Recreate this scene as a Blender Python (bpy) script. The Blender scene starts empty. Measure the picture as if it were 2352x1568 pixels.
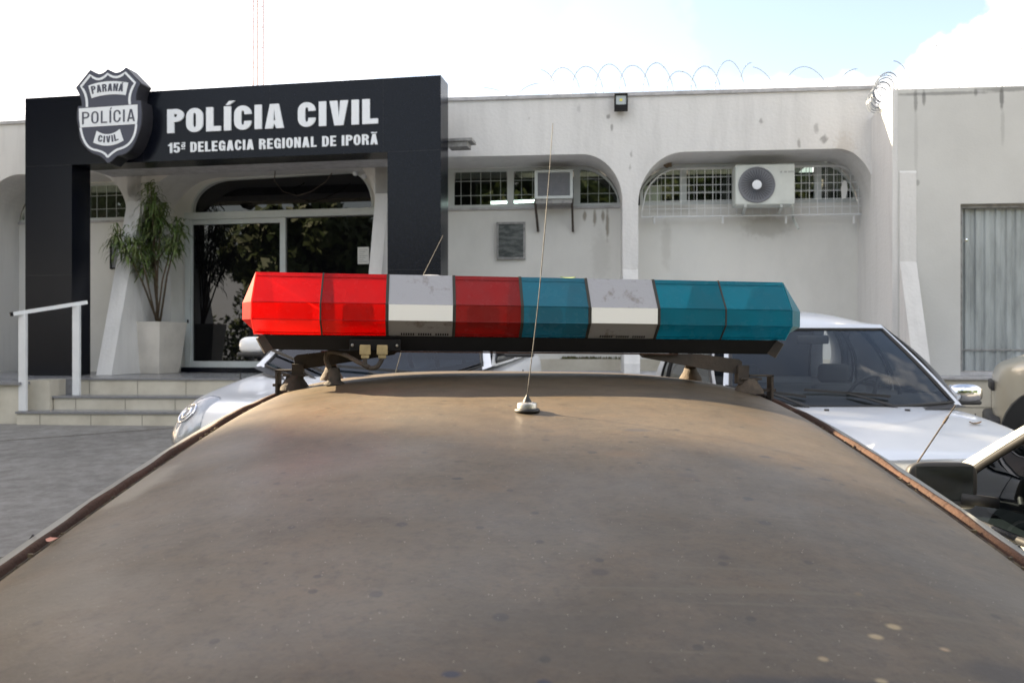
import bpy, bmesh, math, random
from mathutils import Vector, Matrix
from mathutils.geometry import tessellate_polygon

# ------------------------------------------------------------------ camera, world, sun, exposure
E = 1.40                      # eye height above the ground beside the brown car
FPX, CX, HY = 1900.0, 1176.0, 790.0   # focal length, centre column and horizon row of the 2352 px wide photograph
SC = bpy.context.scene
COL = SC.collection
cam_d = bpy.data.cameras.new('camera')
cam = bpy.data.objects.new('camera', cam_d)
COL.objects.link(cam)
cam.location = (0, 0, E)
cam.rotation_euler = (math.radians(90), 0, 0)
cam_d.sensor_width = 36
cam_d.lens = 36 * FPX / 2352
cam_d.shift_y = (HY - 784) / 2352
cam_d.clip_start = 0.02
cam_d.clip_end = 2000
cam_d.dof.use_dof = True
cam_d.dof.focus_distance = 1.75
cam_d.dof.aperture_fstop = 9.5
SC.camera = cam

SUN_AZ, SUN_EL = 27.0, 26.0    # azimuth counted from the left (-X) towards the building (+Y)
sdir = Vector((-math.cos(math.radians(SUN_AZ)) * math.cos(math.radians(SUN_EL)),
               math.sin(math.radians(SUN_AZ)) * math.cos(math.radians(SUN_EL)),
               math.sin(math.radians(SUN_EL))))
W = bpy.data.worlds.new('World')
SC.world = W
W.use_nodes = True
nt = W.node_tree
nt.nodes.clear()
wo = nt.nodes.new('ShaderNodeOutputWorld')
bg = nt.nodes.new('ShaderNodeBackground')
bg.inputs['Strength'].default_value = 0.08
sky = nt.nodes.new('ShaderNodeTexSky')
sky.sky_type = 'NISHITA'
sky.sun_disc = False
sky.sun_elevation = math.radians(SUN_EL)
sky.sun_rotation = math.atan2(sdir.x, sdir.y)
sky.dust_density = 1.5
tc = nt.nodes.new('ShaderNodeTexCoord')
mp = nt.nodes.new('ShaderNodeMapping')
mp.inputs['Scale'].default_value = (1, 1, 1.9)
mp.inputs['Location'].default_value = (0.35, 0.1, 0.62)
nz = nt.nodes.new('ShaderNodeTexNoise')
nz.inputs['Scale'].default_value = 2.3
nz.inputs['Detail'].default_value = 9
nz.inputs['Roughness'].default_value = 0.52
rp = nt.nodes.new('ShaderNodeValToRGB')
rp.color_ramp.elements[0].position = 0.40
rp.color_ramp.elements[1].position = 0.56
mx = nt.nodes.new('ShaderNodeMix')
mx.data_type = 'RGBA'
mx.inputs[7].default_value = (5.0, 4.74, 4.5, 1)
L = nt.links.new
L(tc.outputs['Generated'], mp.inputs[0]); L(mp.outputs[0], nz.inputs['Vector'])
L(nz.outputs['Fac'], rp.inputs[0])
# openings in the cloud cover: soft edged clear areas around given directions
nz2_ = nt.nodes.new('ShaderNodeTexNoise'); nz2_.inputs['Scale'].default_value = 9; nz2_.inputs['Detail'].default_value = 8; nz2_.inputs['Roughness'].default_value = 0.55
L(tc.outputs['Generated'], nz2_.inputs['Vector'])
cur_ = rp.outputs[0]
for (px_, py_, ra, rb, amt) in [(1430, 10, .31, .135, .95), (1900, 0, .18, .085, 1.0), (860, -30, .24, .09, .75), ('back', 0, .85, .55, .9)]:
    dv = Vector((0, .25, .97)) if px_ == 'back' else Vector(((px_ - CX) / FPX, 1, (HY - py_) / FPX)).normalized()
    sb = nt.nodes.new('ShaderNodeVectorMath'); sb.operation = 'SUBTRACT'; sb.inputs[1].default_value = dv; L(tc.outputs['Generated'], sb.inputs[0])
    dd_ = nt.nodes.new('ShaderNodeVectorMath'); dd_.operation = 'DIVIDE'; dd_.inputs[1].default_value = (ra, ra, rb); L(sb.outputs[0], dd_.inputs[0])
    le = nt.nodes.new('ShaderNodeVectorMath'); le.operation = 'LENGTH'; L(dd_.outputs[0], le.inputs[0])
    ma = nt.nodes.new('ShaderNodeMath'); ma.operation = 'MULTIPLY_ADD'; ma.inputs[1].default_value = 1.6; L(nz2_.outputs['Fac'], ma.inputs[0]); L(le.outputs['Value'], ma.inputs[2])
    mr_ = nt.nodes.new('ShaderNodeMapRange'); mr_.interpolation_type = 'SMOOTHSTEP'
    mr_.inputs[1].default_value = 1.55; mr_.inputs[2].default_value = 1.75; mr_.inputs[3].default_value = 1 - amt; mr_.inputs[4].default_value = 1
    L(ma.outputs[0], mr_.inputs[0])
    mu_ = nt.nodes.new('ShaderNodeMath'); mu_.operation = 'MULTIPLY'; L(cur_, mu_.inputs[0]); L(mr_.outputs[0], mu_.inputs[1]); cur_ = mu_.outputs[0]
L(cur_, mx.inputs[0])
tn = nt.nodes.new('ShaderNodeMix'); tn.data_type = 'RGBA'; tn.blend_type = 'MULTIPLY'; tn.inputs[0].default_value = 1; tn.inputs[7].default_value = (1.04, .89, .77, 1)
L(sky.outputs[0], tn.inputs[6]); L(tn.outputs[2], mx.inputs[6]); L(mx.outputs[2], bg.inputs['Color']); L(bg.outputs[0], wo.inputs[0])

sl = bpy.data.lights.new('sun', 'SUN')
sl.energy = 5.0
sl.angle = math.radians(0.53)
sl.color = (1.0, 0.82, 0.56)
so = bpy.data.objects.new('sun', sl)
COL.objects.link(so)
so.rotation_euler = sdir.to_track_quat('Z', 'Y').to_euler()
so.location = (-20, 8, 20)

SC.view_settings.view_transform = 'Standard'
SC.view_settings.look = 'None'
SC.view_settings.exposure = 2.58
SC.view_settings.gamma = 1
SC.render.engine = 'CYCLES'
SC.cycles.max_bounces = 8
SC.cycles.transparent_max_bounces = 16
SC.cycles.sample_clamp_indirect = 6
SC.cycles.use_denoising = True

# ------------------------------------------------------------------ helpers
random.seed(7)

def ground_z(y):
    return max(-1.0, min(0.53, 0.0555 * (y - 1.0)))

def tag(o, label=None, cat=None, group=None, kind=None):
    if label: o['label'] = label
    if cat: o['category'] = cat
    if group: o['group'] = group
    if kind: o['kind'] = kind
    return o

def thing(name, label, cat, loc=(0, 0, 0), rz=0.0, group=None):
    o = bpy.data.objects.new(name, None)
    COL.objects.link(o)
    o.empty_display_size = 0.1
    o.location = loc
    o.rotation_euler = (0, 0, rz)
    return tag(o, label, cat, group)

class MB:
    """collects faces; build() links them as one mesh object"""
    def __init__(self):
        self.v, self.f, self.m = [], [], []
    def add(self, vs, fs, mi=0):
        n = len(self.v)
        self.v += [tuple(p) for p in vs]
        self.f += [tuple(n + i for i in f) for f in fs]
        self.m += [mi] * len(fs)
        return self
    def box(self, c, s, rot=None, bev=0.0, mi=0):
        bm = bmesh.new()
        bmesh.ops.create_cube(bm, size=1)
        for v in bm.verts:
            v.co = Vector((v.co.x * s[0], v.co.y * s[1], v.co.z * s[2]))
        if bev:
            bmesh.ops.bevel(bm, geom=list(bm.edges), offset=bev, segments=2, affect='EDGES', profile=0.5)
        R = rot or Matrix.Identity(3)
        self.add([R @ v.co + Vector(c) for v in bm.verts], [[v.index for v in f.verts] for f in bm.faces], mi)
        bm.free()
        return self
    def tube(self, pts, r, n=8, mi=0, cap=True):
        pts = [Vector(p) for p in pts]
        rs = r if isinstance(r, (list, tuple)) else [r] * len(pts)
        vs = []
        up = Vector((0, 0, 1))
        for i, p in enumerate(pts):
            d = (pts[min(i + 1, len(pts) - 1)] - pts[max(i - 1, 0)]).normalized()
            a = d.cross(up)
            if a.length < 1e-3: a = d.cross(Vector((1, 0, 0)))
            a.normalize(); b = d.cross(a)
            for k in range(n):
                t = 2 * math.pi * k / n
                vs.append(p + (a * math.cos(t) + b * math.sin(t)) * rs[i])
        fs = []
        for i in range(len(pts) - 1):
            for k in range(n):
                fs.append((i * n + k, i * n + (k + 1) % n, (i + 1) * n + (k + 1) % n, (i + 1) * n + k))
        if cap:
            fs.append(tuple(range(n))[::-1]); fs.append(tuple((len(pts) - 1) * n + k for k in range(n)))
        return self.add(vs, fs, mi)
    def bar(self, a, b, w, h, mi=0, up=(0, 0, 1)):
        a, b = Vector(a), Vector(b)
        d = (b - a); ln = d.length; d.normalize()
        s = d.cross(Vector(up))
        if s.length < 1e-3: s = d.cross(Vector((1, 0, 0)))
        s.normalize(); u = s.cross(d)
        R = Matrix((s, d, u)).transposed()
        return self.box((a + b) / 2, (w, ln, h), R, 0, mi)
    def lathe(self, prof, c, n=24, axis='z', mi=0):
        vs, fs = [], []
        for (r, z) in prof:
            for k in range(n):
                t = 2 * math.pi * k / n
                p = (r * math.cos(t), r * math.sin(t), z)
                if axis == 'y': p = (p[0], p[2], p[1])
                if axis == 'x': p = (p[2], p[0], p[1])
                vs.append(Vector(p) + Vector(c))
        for i in range(len(prof) - 1):
            for k in range(n):
                fs.append((i * n + k, i * n + (k + 1) % n, (i + 1) * n + (k + 1) % n, (i + 1) * n + k))
        return self.add(vs, fs, mi)
    def grid(self, fn, us, vs_, mi=0, flip=False):
        P = [fn(u, v) for u in us for v in vs_]
        n = len(vs_)
        F = []
        for i in range(len(us) - 1):
            for j in range(n - 1):
                q = (i * n + j, i * n + j + 1, (i + 1) * n + j + 1, (i + 1) * n + j)
                F.append(q[::-1] if flip else q)
        return self.add(P, F, mi)
    def plate(self, loops, fn, t0, t1, mi=0, sides=True, back=True):
        """loops in 2-D (outline first, then holes); fn(s, z, off) -> point; faces at off=t0 and t1"""
        flat = [p for l in loops for p in l]
        tri = tessellate_polygon([[Vector((p[0], p[1], 0)) for p in l] for l in loops])
        N = len(flat)
        vs = [fn(p[0], p[1], t0) for p in flat] + [fn(p[0], p[1], t1) for p in flat]
        fs = [tuple(t) for t in tri]
        if back: fs += [(t[2] + N, t[1] + N, t[0] + N) for t in tri]
        if sides:
            k = 0
            for l in loops:
                m = len(l)
                for i in range(m):
                    a, b = k + i, k + (i + 1) % m
                    fs.append((a, b, b + N, a + N))
                k += m
        return self.add(vs, fs, mi)
    def build(self, name, mats, parent=None, smooth=False, sub=0, weld=False, solid=0.0, auto=None, label=None):
        me = bpy.data.meshes.new(name)
        me.from_pydata(self.v, [], self.f)
        if not isinstance(mats, (list, tuple)): mats = [mats]
        for m in mats: me.materials.append(m)
        for i, p in enumerate(me.polygons): p.material_index = self.m[i]
        bm = bmesh.new(); bm.from_mesh(me)
        if weld: bmesh.ops.remove_doubles(bm, verts=bm.verts, dist=1e-5)
        bmesh.ops.recalc_face_normals(bm, faces=bm.faces)
        bm.to_mesh(me); bm.free()
        if smooth or auto:
            for p in me.polygons: p.use_smooth = True
        o = bpy.data.objects.new(name, me)
        COL.objects.link(o)
        if auto:
            bm = bmesh.new(); bm.from_mesh(me)
            for e in bm.edges:
                if len(e.link_faces) == 2 and e.calc_face_angle(0) > math.radians(auto): e.smooth = False
            bm.to_mesh(me); bm.free()
        if solid:
            md = o.modifiers.new('solid', 'SOLIDIFY'); md.thickness = solid
        if sub:
            md = o.modifiers.new('sub', 'SUBSURF'); md.levels = sub; md.render_levels = sub
        if parent: o.parent = parent
        if label: o['label'] = label
        return o

def lin(a, b, n):
    return [a + (b - a) * i / (n - 1) for i in range(n)]

def arc(cx, cy, rx, ry, a0, a1, n=12):
    return [(cx + rx * math.cos(math.radians(a)), cy + ry * math.sin(math.radians(a))) for a in lin(a0, a1, n)]

# ------------------------------------------------------------------ materials
def mat(name, col, rough=0.5, metal=0.0, spec=0.5, coat=0.0, var=0.0, vscale=3.0, bump=0.0, bscale=60.0,
        col2=None, stretch=(1, 1, 1), lo=0.4, hi=0.65, transm=0.0, ior=1.5, emit=None, es=0.0, rvar=0.0, coat_rough=0.05):
    m = bpy.data.materials.new(name)
    m.use_nodes = True
    n = m.node_tree
    b = n.nodes['Principled BSDF']
    b.inputs['Base Color'].default_value = (*col, 1)
    b.inputs['Roughness'].default_value = rough
    b.inputs['Metallic'].default_value = metal
    b.inputs['Specular IOR Level'].default_value = spec
    b.inputs['Coat Weight'].default_value = coat
    b.inputs['Coat Roughness'].default_value = coat_rough
    b.inputs['Transmission Weight'].default_value = transm
    b.inputs['IOR'].default_value = ior
    if emit:
        b.inputs['Emission Color'].default_value = (*emit, 1)
        b.inputs['Emission Strength'].default_value = es
    tcn = n.nodes.new('ShaderNodeTexCoord')
    mpn = n.nodes.new('ShaderNodeMapping')
    mpn.inputs['Scale'].default_value = stretch
    n.links.new(tcn.outputs['Object'], mpn.inputs[0])
    if var or col2:
        t = n.nodes.new('ShaderNodeTexNoise')
        t.inputs['Scale'].default_value = vscale
        t.inputs['Detail'].default_value = 8
        t.inputs['Roughness'].default_value = 0.62
        n.links.new(mpn.outputs[0], t.inputs['Vector'])
        r = n.nodes.new('ShaderNodeValToRGB')
        r.color_ramp.elements[0].position = lo
        r.color_ramp.elements[1].position = hi
        c2 = col2 or tuple(c * (1 - var) for c in col)
        r.color_ramp.elements[0].color = (*col, 1)
        r.color_ramp.elements[1].color = (*c2, 1)
        n.links.new(t.outputs['Fac'], r.inputs[0])
        n.links.new(r.outputs[0], b.inputs['Base Color'])
        m['ramp'] = r.name
        if rvar:
            mr = n.nodes.new('ShaderNodeMapRange')
            mr.inputs[1].default_value = lo; mr.inputs[2].default_value = hi
            mr.inputs[3].default_value = rough; mr.inputs[4].default_value = rough + rvar
            n.links.new(t.outputs['Fac'], mr.inputs[0]); n.links.new(mr.outputs[0], b.inputs['Roughness'])
    if bump:
        t2 = n.nodes.new('ShaderNodeTexNoise')
        t2.inputs['Scale'].default_value = bscale
        t2.inputs['Detail'].default_value = 6
        n.links.new(tcn.outputs['Object'], t2.inputs['Vector'])
        bp = n.nodes.new('ShaderNodeBump')
        bp.inputs['Strength'].default_value = bump
        bp.inputs['Distance'].default_value = 0.01
        n.links.new(t2.outputs['Fac'], bp.inputs['Height'])
        n.links.new(bp.outputs[0], b.inputs['Normal'])
    return m

def add_spots(m, spots, noise_scale=14.0, noise_amt=0.8):
    """spots = [(centre, radii, colour, strength)] mixed over the base colour as stains that belong to the surface"""
    n = m.node_tree; b = n.nodes['Principled BSDF']
    lk = b.inputs['Base Color'].links
    cur = lk[0].from_socket if lk else None
    g = n.nodes.new('ShaderNodeTexCoord')
    nzz = n.nodes.new('ShaderNodeTexNoise'); nzz.inputs['Scale'].default_value = noise_scale; nzz.inputs['Detail'].default_value = 6
    n.links.new(g.outputs['Object'], nzz.inputs['Vector'])
    for (c, r, col, st) in spots:
        s = n.nodes.new('ShaderNodeVectorMath'); s.operation = 'SUBTRACT'
        s.inputs[1].default_value = c
        n.links.new(g.outputs['Object'], s.inputs[0])
        d = n.nodes.new('ShaderNodeVectorMath'); d.operation = 'DIVIDE'
        d.inputs[1].default_value = r
        n.links.new(s.outputs[0], d.inputs[0])
        ln = n.nodes.new('ShaderNodeVectorMath'); ln.operation = 'LENGTH'
        n.links.new(d.outputs[0], ln.inputs[0])
        ad = n.nodes.new('ShaderNodeMath'); ad.operation = 'MULTIPLY_ADD'
        n.links.new(nzz.outputs['Fac'], ad.inputs[0]); ad.inputs[1].default_value = noise_amt
        n.links.new(ln.outputs['Value'], ad.inputs[2])
        mr = n.nodes.new('ShaderNodeMapRange')
        mr.interpolation_type = 'SMOOTHSTEP'
        mr.inputs[1].default_value = 1.25; mr.inputs[2].default_value = 0.7 if noise_amt > 0.3 else 0.9
        mr.inputs[3].default_value = 0; mr.inputs[4].default_value = st
        n.links.new(ad.outputs[0], mr.inputs[0])
        x = n.nodes.new('ShaderNodeMix'); x.data_type = 'RGBA'
        n.links.new(mr.outputs[0], x.inputs[0])
        if cur: n.links.new(cur, x.inputs[6])
        else: x.inputs[6].default_value = b.inputs['Base Color'].default_value
        x.inputs[7].default_value = (*col, 1)
        cur = x.outputs[2]
    n.links.new(cur, b.inputs['Base Color'])

def glass_mat(name, tint, ior=1.5, refl=(1, 1, 1), rough=0.01):
    m = bpy.data.materials.new(name); m.use_nodes = True
    n = m.node_tree; n.nodes.clear()
    o = n.nodes.new('ShaderNodeOutputMaterial'); x = n.nodes.new('ShaderNodeMixShader')
    t = n.nodes.new('ShaderNodeBsdfTransparent'); t.inputs[0].default_value = (*tint, 1)
    g = n.nodes.new('ShaderNodeBsdfGlossy'); g.inputs['Roughness'].default_value = rough; g.inputs[0].default_value = (*refl, 1)
    f = n.nodes.new('ShaderNodeFresnel'); f.inputs[0].default_value = ior
    n.links.new(f.outputs[0], x.inputs[0]); n.links.new(t.outputs[0], x.inputs[1]); n.links.new(g.outputs[0], x.inputs[2])
    n.links.new(x.outputs[0], o.inputs[0])
    return m

M = {}
M['plaster'] = mat('white_plaster', (0.68, 0.68, 0.68), 0.85, var=0.16, vscale=2.6, stretch=(2.4, 2.4, 0.35), bump=0.45, bscale=26, lo=0.45, hi=0.8)
M['plaster_in'] = mat('grey_white_paint', (0.70, 0.70, 0.675), 0.8, var=0.12, vscale=1.2, stretch=(1, 1, 0.6), bump=0.12, bscale=50)
M['plaster_annex'] = mat('annex_paint', (0.58, 0.585, 0.575), 0.8, var=0.08, vscale=1.3, bump=0.15, bscale=40)
M['granite'] = mat('dark_granite_cladding', (0.0032, 0.0042, 0.0088), 0.25, spec=0.24, var=-0.35, vscale=25, bump=0.02, bscale=120)
M['coping'] = mat('coping_paint', (0.48, 0.48, 0.50), 0.85, var=0.3, vscale=8)
M['white_metal'] = mat('white_painted_metal', (0.74, 0.76, 0.78), 0.4, var=0.08, vscale=5)
M['alu'] = mat('white_aluminium', (0.58, 0.62, 0.62), 0.4, var=0.1, vscale=3)
M['tile'] = mat('cream_tile', (0.60, 0.57, 0.49), 0.35, vscale=2.2, col2=(0.47, 0.44, 0.37))
M['nosing'] = mat('grey_granite_slab', (0.25, 0.255, 0.275), 0.25, var=0.4, vscale=90)
M['grout'] = mat('grout', (0.25, 0.23, 0.19), 0.9)
M['letter'] = mat('white_letter', (0.80, 0.84, 0.90), 0.45)
M['crest_dark'] = mat('crest_dark_face', (0.065, 0.072, 0.105), 0.5)
M['crest_side'] = mat('crest_side', (0.02, 0.02, 0.026), 0.45)
M['black'] = mat('black_plastic', (0.007, 0.007, 0.008), 0.65, spec=0.25, var=-0.5, vscale=12)
M['black_dust'] = mat('dusty_black_metal', (0.035, 0.030, 0.027), 0.75, col2=(0.07, 0.052, 0.04), vscale=9, bump=0.15, bscale=90)
M['rubber'] = mat('dusty_rubber', (0.05, 0.042, 0.036), 0.9, col2=(0.11, 0.085, 0.065), vscale=14, bump=0.3, bscale=120)
M['doorglass'] = mat('dark_film_glass', (0.004, 0.004, 0.005), 0.015, ior=1.6, spec=0.5)
M['pane'] = glass_mat('window_glass', (0.55, 0.62, 0.58), 1.5)
M['dark'] = mat('dark_interior', (0.03, 0.032, 0.03), 0.9)
M['tube'] = mat('tube_lamp', (1, 1, 1), 0.5, emit=(0.95, 0.97, 1.0), es=1.6)
M['corr'] = mat('galvanised_sheet', (0.42, 0.46, 0.48), 0.5, metal=0.35, var=0.35, vscale=2.5, stretch=(3, 3, 0.5))
M['pot'] = mat('white_planter', (0.66, 0.63, 0.58), 0.75, var=0.12, vscale=4, bump=0.1, bscale=40)
M['soil'] = mat('soil', (0.05, 0.035, 0.02), 0.95, bump=0.6, bscale=40)
M['bark'] = mat('bark', (0.16, 0.12, 0.08), 0.9, var=0.4, vscale=20, bump=0.5, bscale=40)
M['leaf'] = mat('strap_leaf', (0.065, 0.12, 0.028), 0.5, vscale=9, col2=(0.15, 0.18, 0.06))
M['tree_leaf'] = mat('tree_leaf', (0.035, 0.065, 0.014), 0.55, col2=(0.075, 0.10, 0.025), vscale=1.4)
M['moss'] = mat('moss', (0.07, 0.085, 0.02), 0.95, col2=(0.12, 0.10, 0.05), vscale=12)
M['wire'] = mat('galvanised_wire', (0.20, 0.22, 0.25), 0.5, metal=0.4)
M['lattice'] = mat('red_white_tower_paint', (0.42, 0.30, 0.28), 0.6)
M['steel'] = mat('bare_steel', (0.55, 0.53, 0.5), 0.35, metal=0.8, var=0.3, vscale=30)
M['chrome'] = mat('chrome', (0.85, 0.86, 0.9), 0.08, metal=1.0)
M['tyre'] = mat('tyre', (0.02, 0.02, 0.02), 0.85)
M['seat'] = mat('seat_cloth', (0.035, 0.037, 0.042), 0.9)
M['gasket'] = mat('dirty_gasket', (0.035, 0.035, 0.03), 0.8)
M['seal'] = mat('window_seal', (0.012, 0.012, 0.013), 0.5)
M['ac_white'] = mat('aged_white_plastic', (0.62, 0.66, 0.64), 0.5, var=0.08, vscale=5)
M['ac_grey'] = mat('grey_grille', (0.19, 0.20, 0.23), 0.5)
M['ac_dark'] = mat('dark_grille_plastic', (0.06, 0.065, 0.08), 0.5)
M['ac_print'] = mat('faint_grey_print', (0.36, 0.38, 0.37), 0.6)
M['ac_metal'] = mat('aged_metal_case', (0.33, 0.33, 0.33), 0.6, var=0.4, vscale=14)
M['plaque'] = mat('weathered_bronze_plaque', (0.045, 0.055, 0.055), 0.45, metal=0.3, col2=(0.13, 0.14, 0.14), vscale=7, stretch=(1, 1, 3.5), lo=0.4, hi=0.6, bump=0.5, bscale=50)
M['paper'] = mat('paper', (0.78, 0.78, 0.76), 0.8)
M['green_board'] = mat('pale_green_board', (0.36, 0.42, 0.32), 0.7, var=0.2, vscale=5)
M['yellow_led'] = mat('led_chip', (0.75, 0.68, 0.08), 0.5)
M['led_glass'] = mat('lamp_window', (0.42, 0.45, 0.45), 0.25, metal=0.3)
M['connector'] = mat('yellowed_connector', (0.42, 0.33, 0.17), 0.6, var=0.4, vscale=40)
M['corrwire'] = mat('whip_steel', (0.10, 0.095, 0.09), 0.6, metal=0.2, var=0.5, vscale=60)

# concrete forecourt: grey, stained
g = mat('stained_concrete', (0.175, 0.170, 0.160), 0.85, col2=(0.275, 0.268, 0.252), vscale=0.9, lo=0.3, hi=0.72, bump=0.15, bscale=30)
n = g.node_tree
b = n.nodes['Principled BSDF']
cur = b.inputs['Base Color'].links[0].from_socket
tcc = n.nodes.new('ShaderNodeTexCoord')
t1 = n.nodes.new('ShaderNodeTexNoise'); t1.inputs['Scale'].default_value = 7; t1.inputs['Detail'].default_value = 10; t1.inputs['Roughness'].default_value = 0.75
n.links.new(tcc.outputs['Object'], t1.inputs['Vector'])
r1 = n.nodes.new('ShaderNodeValToRGB'); r1.color_ramp.elements[0].position = 0.38; r1.color_ramp.elements[1].position = 0.62
r1.color_ramp.elements[0].color = (0.72, 0.70, 0.69, 1); r1.color_ramp.elements[1].color = (1.1, 1.1, 1.1, 1)
n.links.new(t1.outputs['Fac'], r1.inputs[0])
mm = n.nodes.new('ShaderNodeMix'); mm.data_type = 'RGBA'; mm.blend_type = 'MULTIPLY'; mm.inputs[0].default_value = 1
n.links.new(cur, mm.inputs[6]); n.links.new(r1.outputs[0], mm.inputs[7]); n.links.new(mm.outputs[2], b.inputs['Base Color'])
M['ground'] = g

# dusty brown roof paint: mottled, rain-dust film, rust tints, droplet marks, glittering grit
def roof_paint():
    m = bpy.data.materials.new('dusty_brown_paint'); m.use_nodes = True
    n = m.node_tree; b = n.nodes['Principled BSDF']; N = n.nodes.new; K = n.links.new
    tcn = N('ShaderNodeTexCoord')
    def noise(sc, det=8, ro=0.6, st=(1, 1, 1)):
        mpn = N('ShaderNodeMapping'); mpn.inputs['Scale'].default_value = st
        K(tcn.outputs['Object'], mpn.inputs[0])
        t = N('ShaderNodeTexNoise'); t.inputs['Scale'].default_value = sc; t.inputs['Detail'].default_value = det
        t.inputs['Roughness'].default_value = ro
        K(mpn.outputs[0], t.inputs['Vector']); return t.outputs['Fac']
    def ramp(f, p0, p1, c0, c1):
        r = N('ShaderNodeValToRGB'); r.color_ramp.elements[0].position = p0; r.color_ramp.elements[1].position = p1
        r.color_ramp.elements[0].color = (*c0, 1); r.color_ramp.elements[1].color = (*c1, 1)
        K(f, r.inputs[0]); return r.outputs[0]
    def mix(f, a, c, bt='MIX'):
        x = N('ShaderNodeMix'); x.data_type = 'RGBA'; x.blend_type = bt
        if isinstance(f, float): x.inputs[0].default_value = f
        else: K(f, x.inputs[0])
        K(a, x.inputs[6])
        if isinstance(c, tuple): x.inputs[7].default_value = (*c, 1)
        else: K(c, x.inputs[7])
        return x.outputs[2]
    base = ramp(noise(2.3, 9, 0.6, (1, 1.7, 1)), 0.35, 0.68, (0.080, 0.063, 0.046), (0.126, 0.097, 0.068))
    base = mix(ramp(noise(5.5, 8, 0.65, (1, 1.5, 1)), 0.52, 0.75, (0, 0, 0), (0.6, 0.6, 0.6)), base, (0.140, 0.090, 0.050))
    base = mix(ramp(noise(14, 9, 0.72, (1, 1.6, 1)), 0.47, 0.66, (0, 0, 0), (0.55, 0.55, 0.55)), base, (0.135, 0.098, 0.066))
    base = mix(ramp(noise(85, 6, 0.75), 0.5, 0.66, (0, 0, 0), (0.55, 0.55, 0.55)), base, (0.055, 0.044, 0.035))
    base = mix(ramp(noise(34, 6, 0.7), 0.5, 0.72, (0, 0, 0), (0.6, 0.6, 0.6)), base, (0.062, 0.045, 0.032))
    base = mix(ramp(noise(3.1, 5, 0.5, (1, 1, 1)), 0.6, 0.8, (0, 0, 0), (0.5, 0.5, 0.5)), base, (0.116, 0.102, 0.085))
    # droplet marks: scattered dark ellipses and rings
    def vor(sc, rnd=1.0):
        v = N('ShaderNodeTexVoronoi'); v.inputs['Scale'].default_value = sc; v.inputs['Randomness'].default_value = rnd
        K(tcn.outputs['Object'], v.inputs['Vector']); return v
    def spots(sc, rad, soft, keep, amount):
        v = vor(sc)
        mr = N('ShaderNodeMapRange'); mr.inputs[1].default_value = rad + soft; mr.inputs[2].default_value = rad
        mr.inputs[3].default_value = 0; mr.inputs[4].default_value = amount
        K(v.outputs['Distance'], mr.inputs[0])
        s = N('ShaderNodeSeparateColor'); K(v.outputs['Color'], s.inputs[0])
        gt = N('ShaderNodeMath'); gt.operation = 'GREATER_THAN'; gt.inputs[1].default_value = keep
        K(s.outputs[0], gt.inputs[0])
        mu = N('ShaderNodeMath'); mu.operation = 'MULTIPLY'; K(mr.outputs[0], mu.inputs[0]); K(gt.outputs[0], mu.inputs[1])
        return mu.outputs[0]
    base = mix(spots(17, 0.10, 0.04, 0.80, 0.6), base, (0.035, 0.032, 0.034))
    base = mix(spots(33, 0.13, 0.05, 0.82, 0.7), base, (0.04, 0.033, 0.028))
    base = mix(spots(9, 0.045, 0.03, 0.88, 0.7), base, (0.208, 0.140, 0.066))
    base = mix(spots(330, 0.12, 0.06, 0.955, 0.9), base, (0.62, 0.58, 0.50))
    # faint wipe scratches
    sc_ = ramp(noise(9, 3, 0.5, (0.35, 9, 1)), 0.64, 0.70, (0, 0, 0), (0.5, 0.5, 0.5))
    base = mix(sc_, base, (0.120, 0.098, 0.071))
    base = mix(1.0, base, (0.86, 0.85, 0.80), 'MULTIPLY')
    K(base, b.inputs['Base Color'])
    K(ramp(noise(4, 8, 0.6), 0.3, 0.7, (0.36, 0.36, 0.36), (0.60, 0.60, 0.60)), b.inputs['Roughness'])
    b.inputs['Specular IOR Level'].default_value = 0.35
    bp = N('ShaderNodeBump'); bp.inputs['Strength'].default_value = 0.12; bp.inputs['Distance'].default_value = 0.003
    K(noise(160, 4, 0.6), bp.inputs['Height']); K(bp.outputs[0], b.inputs['Normal'])
    return m
M['roof'] = roof_paint()
def wpt(px, y, z):   # world point at image column px, distance y, world height z
    return ((px - CX) / FPX * y, y, z)

M['rust'] = mat('rusty_brown_trim', (0.072, 0.040, 0.029), 0.9, spec=0.2, col2=(0.042, 0.026, 0.020), vscale=18, bump=0.4, bscale=140, stretch=(1, 0.35, 1))
M['dirt'] = mat('gutter_dirt', (0.035, 0.026, 0.02), 0.95, col2=(0.12, 0.09, 0.05), vscale=60)
M['silver_old'] = mat('dull_silver_paint', (0.30, 0.30, 0.29), 0.35, metal=0.5, coat=0.3, var=0.2, vscale=6)

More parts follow.
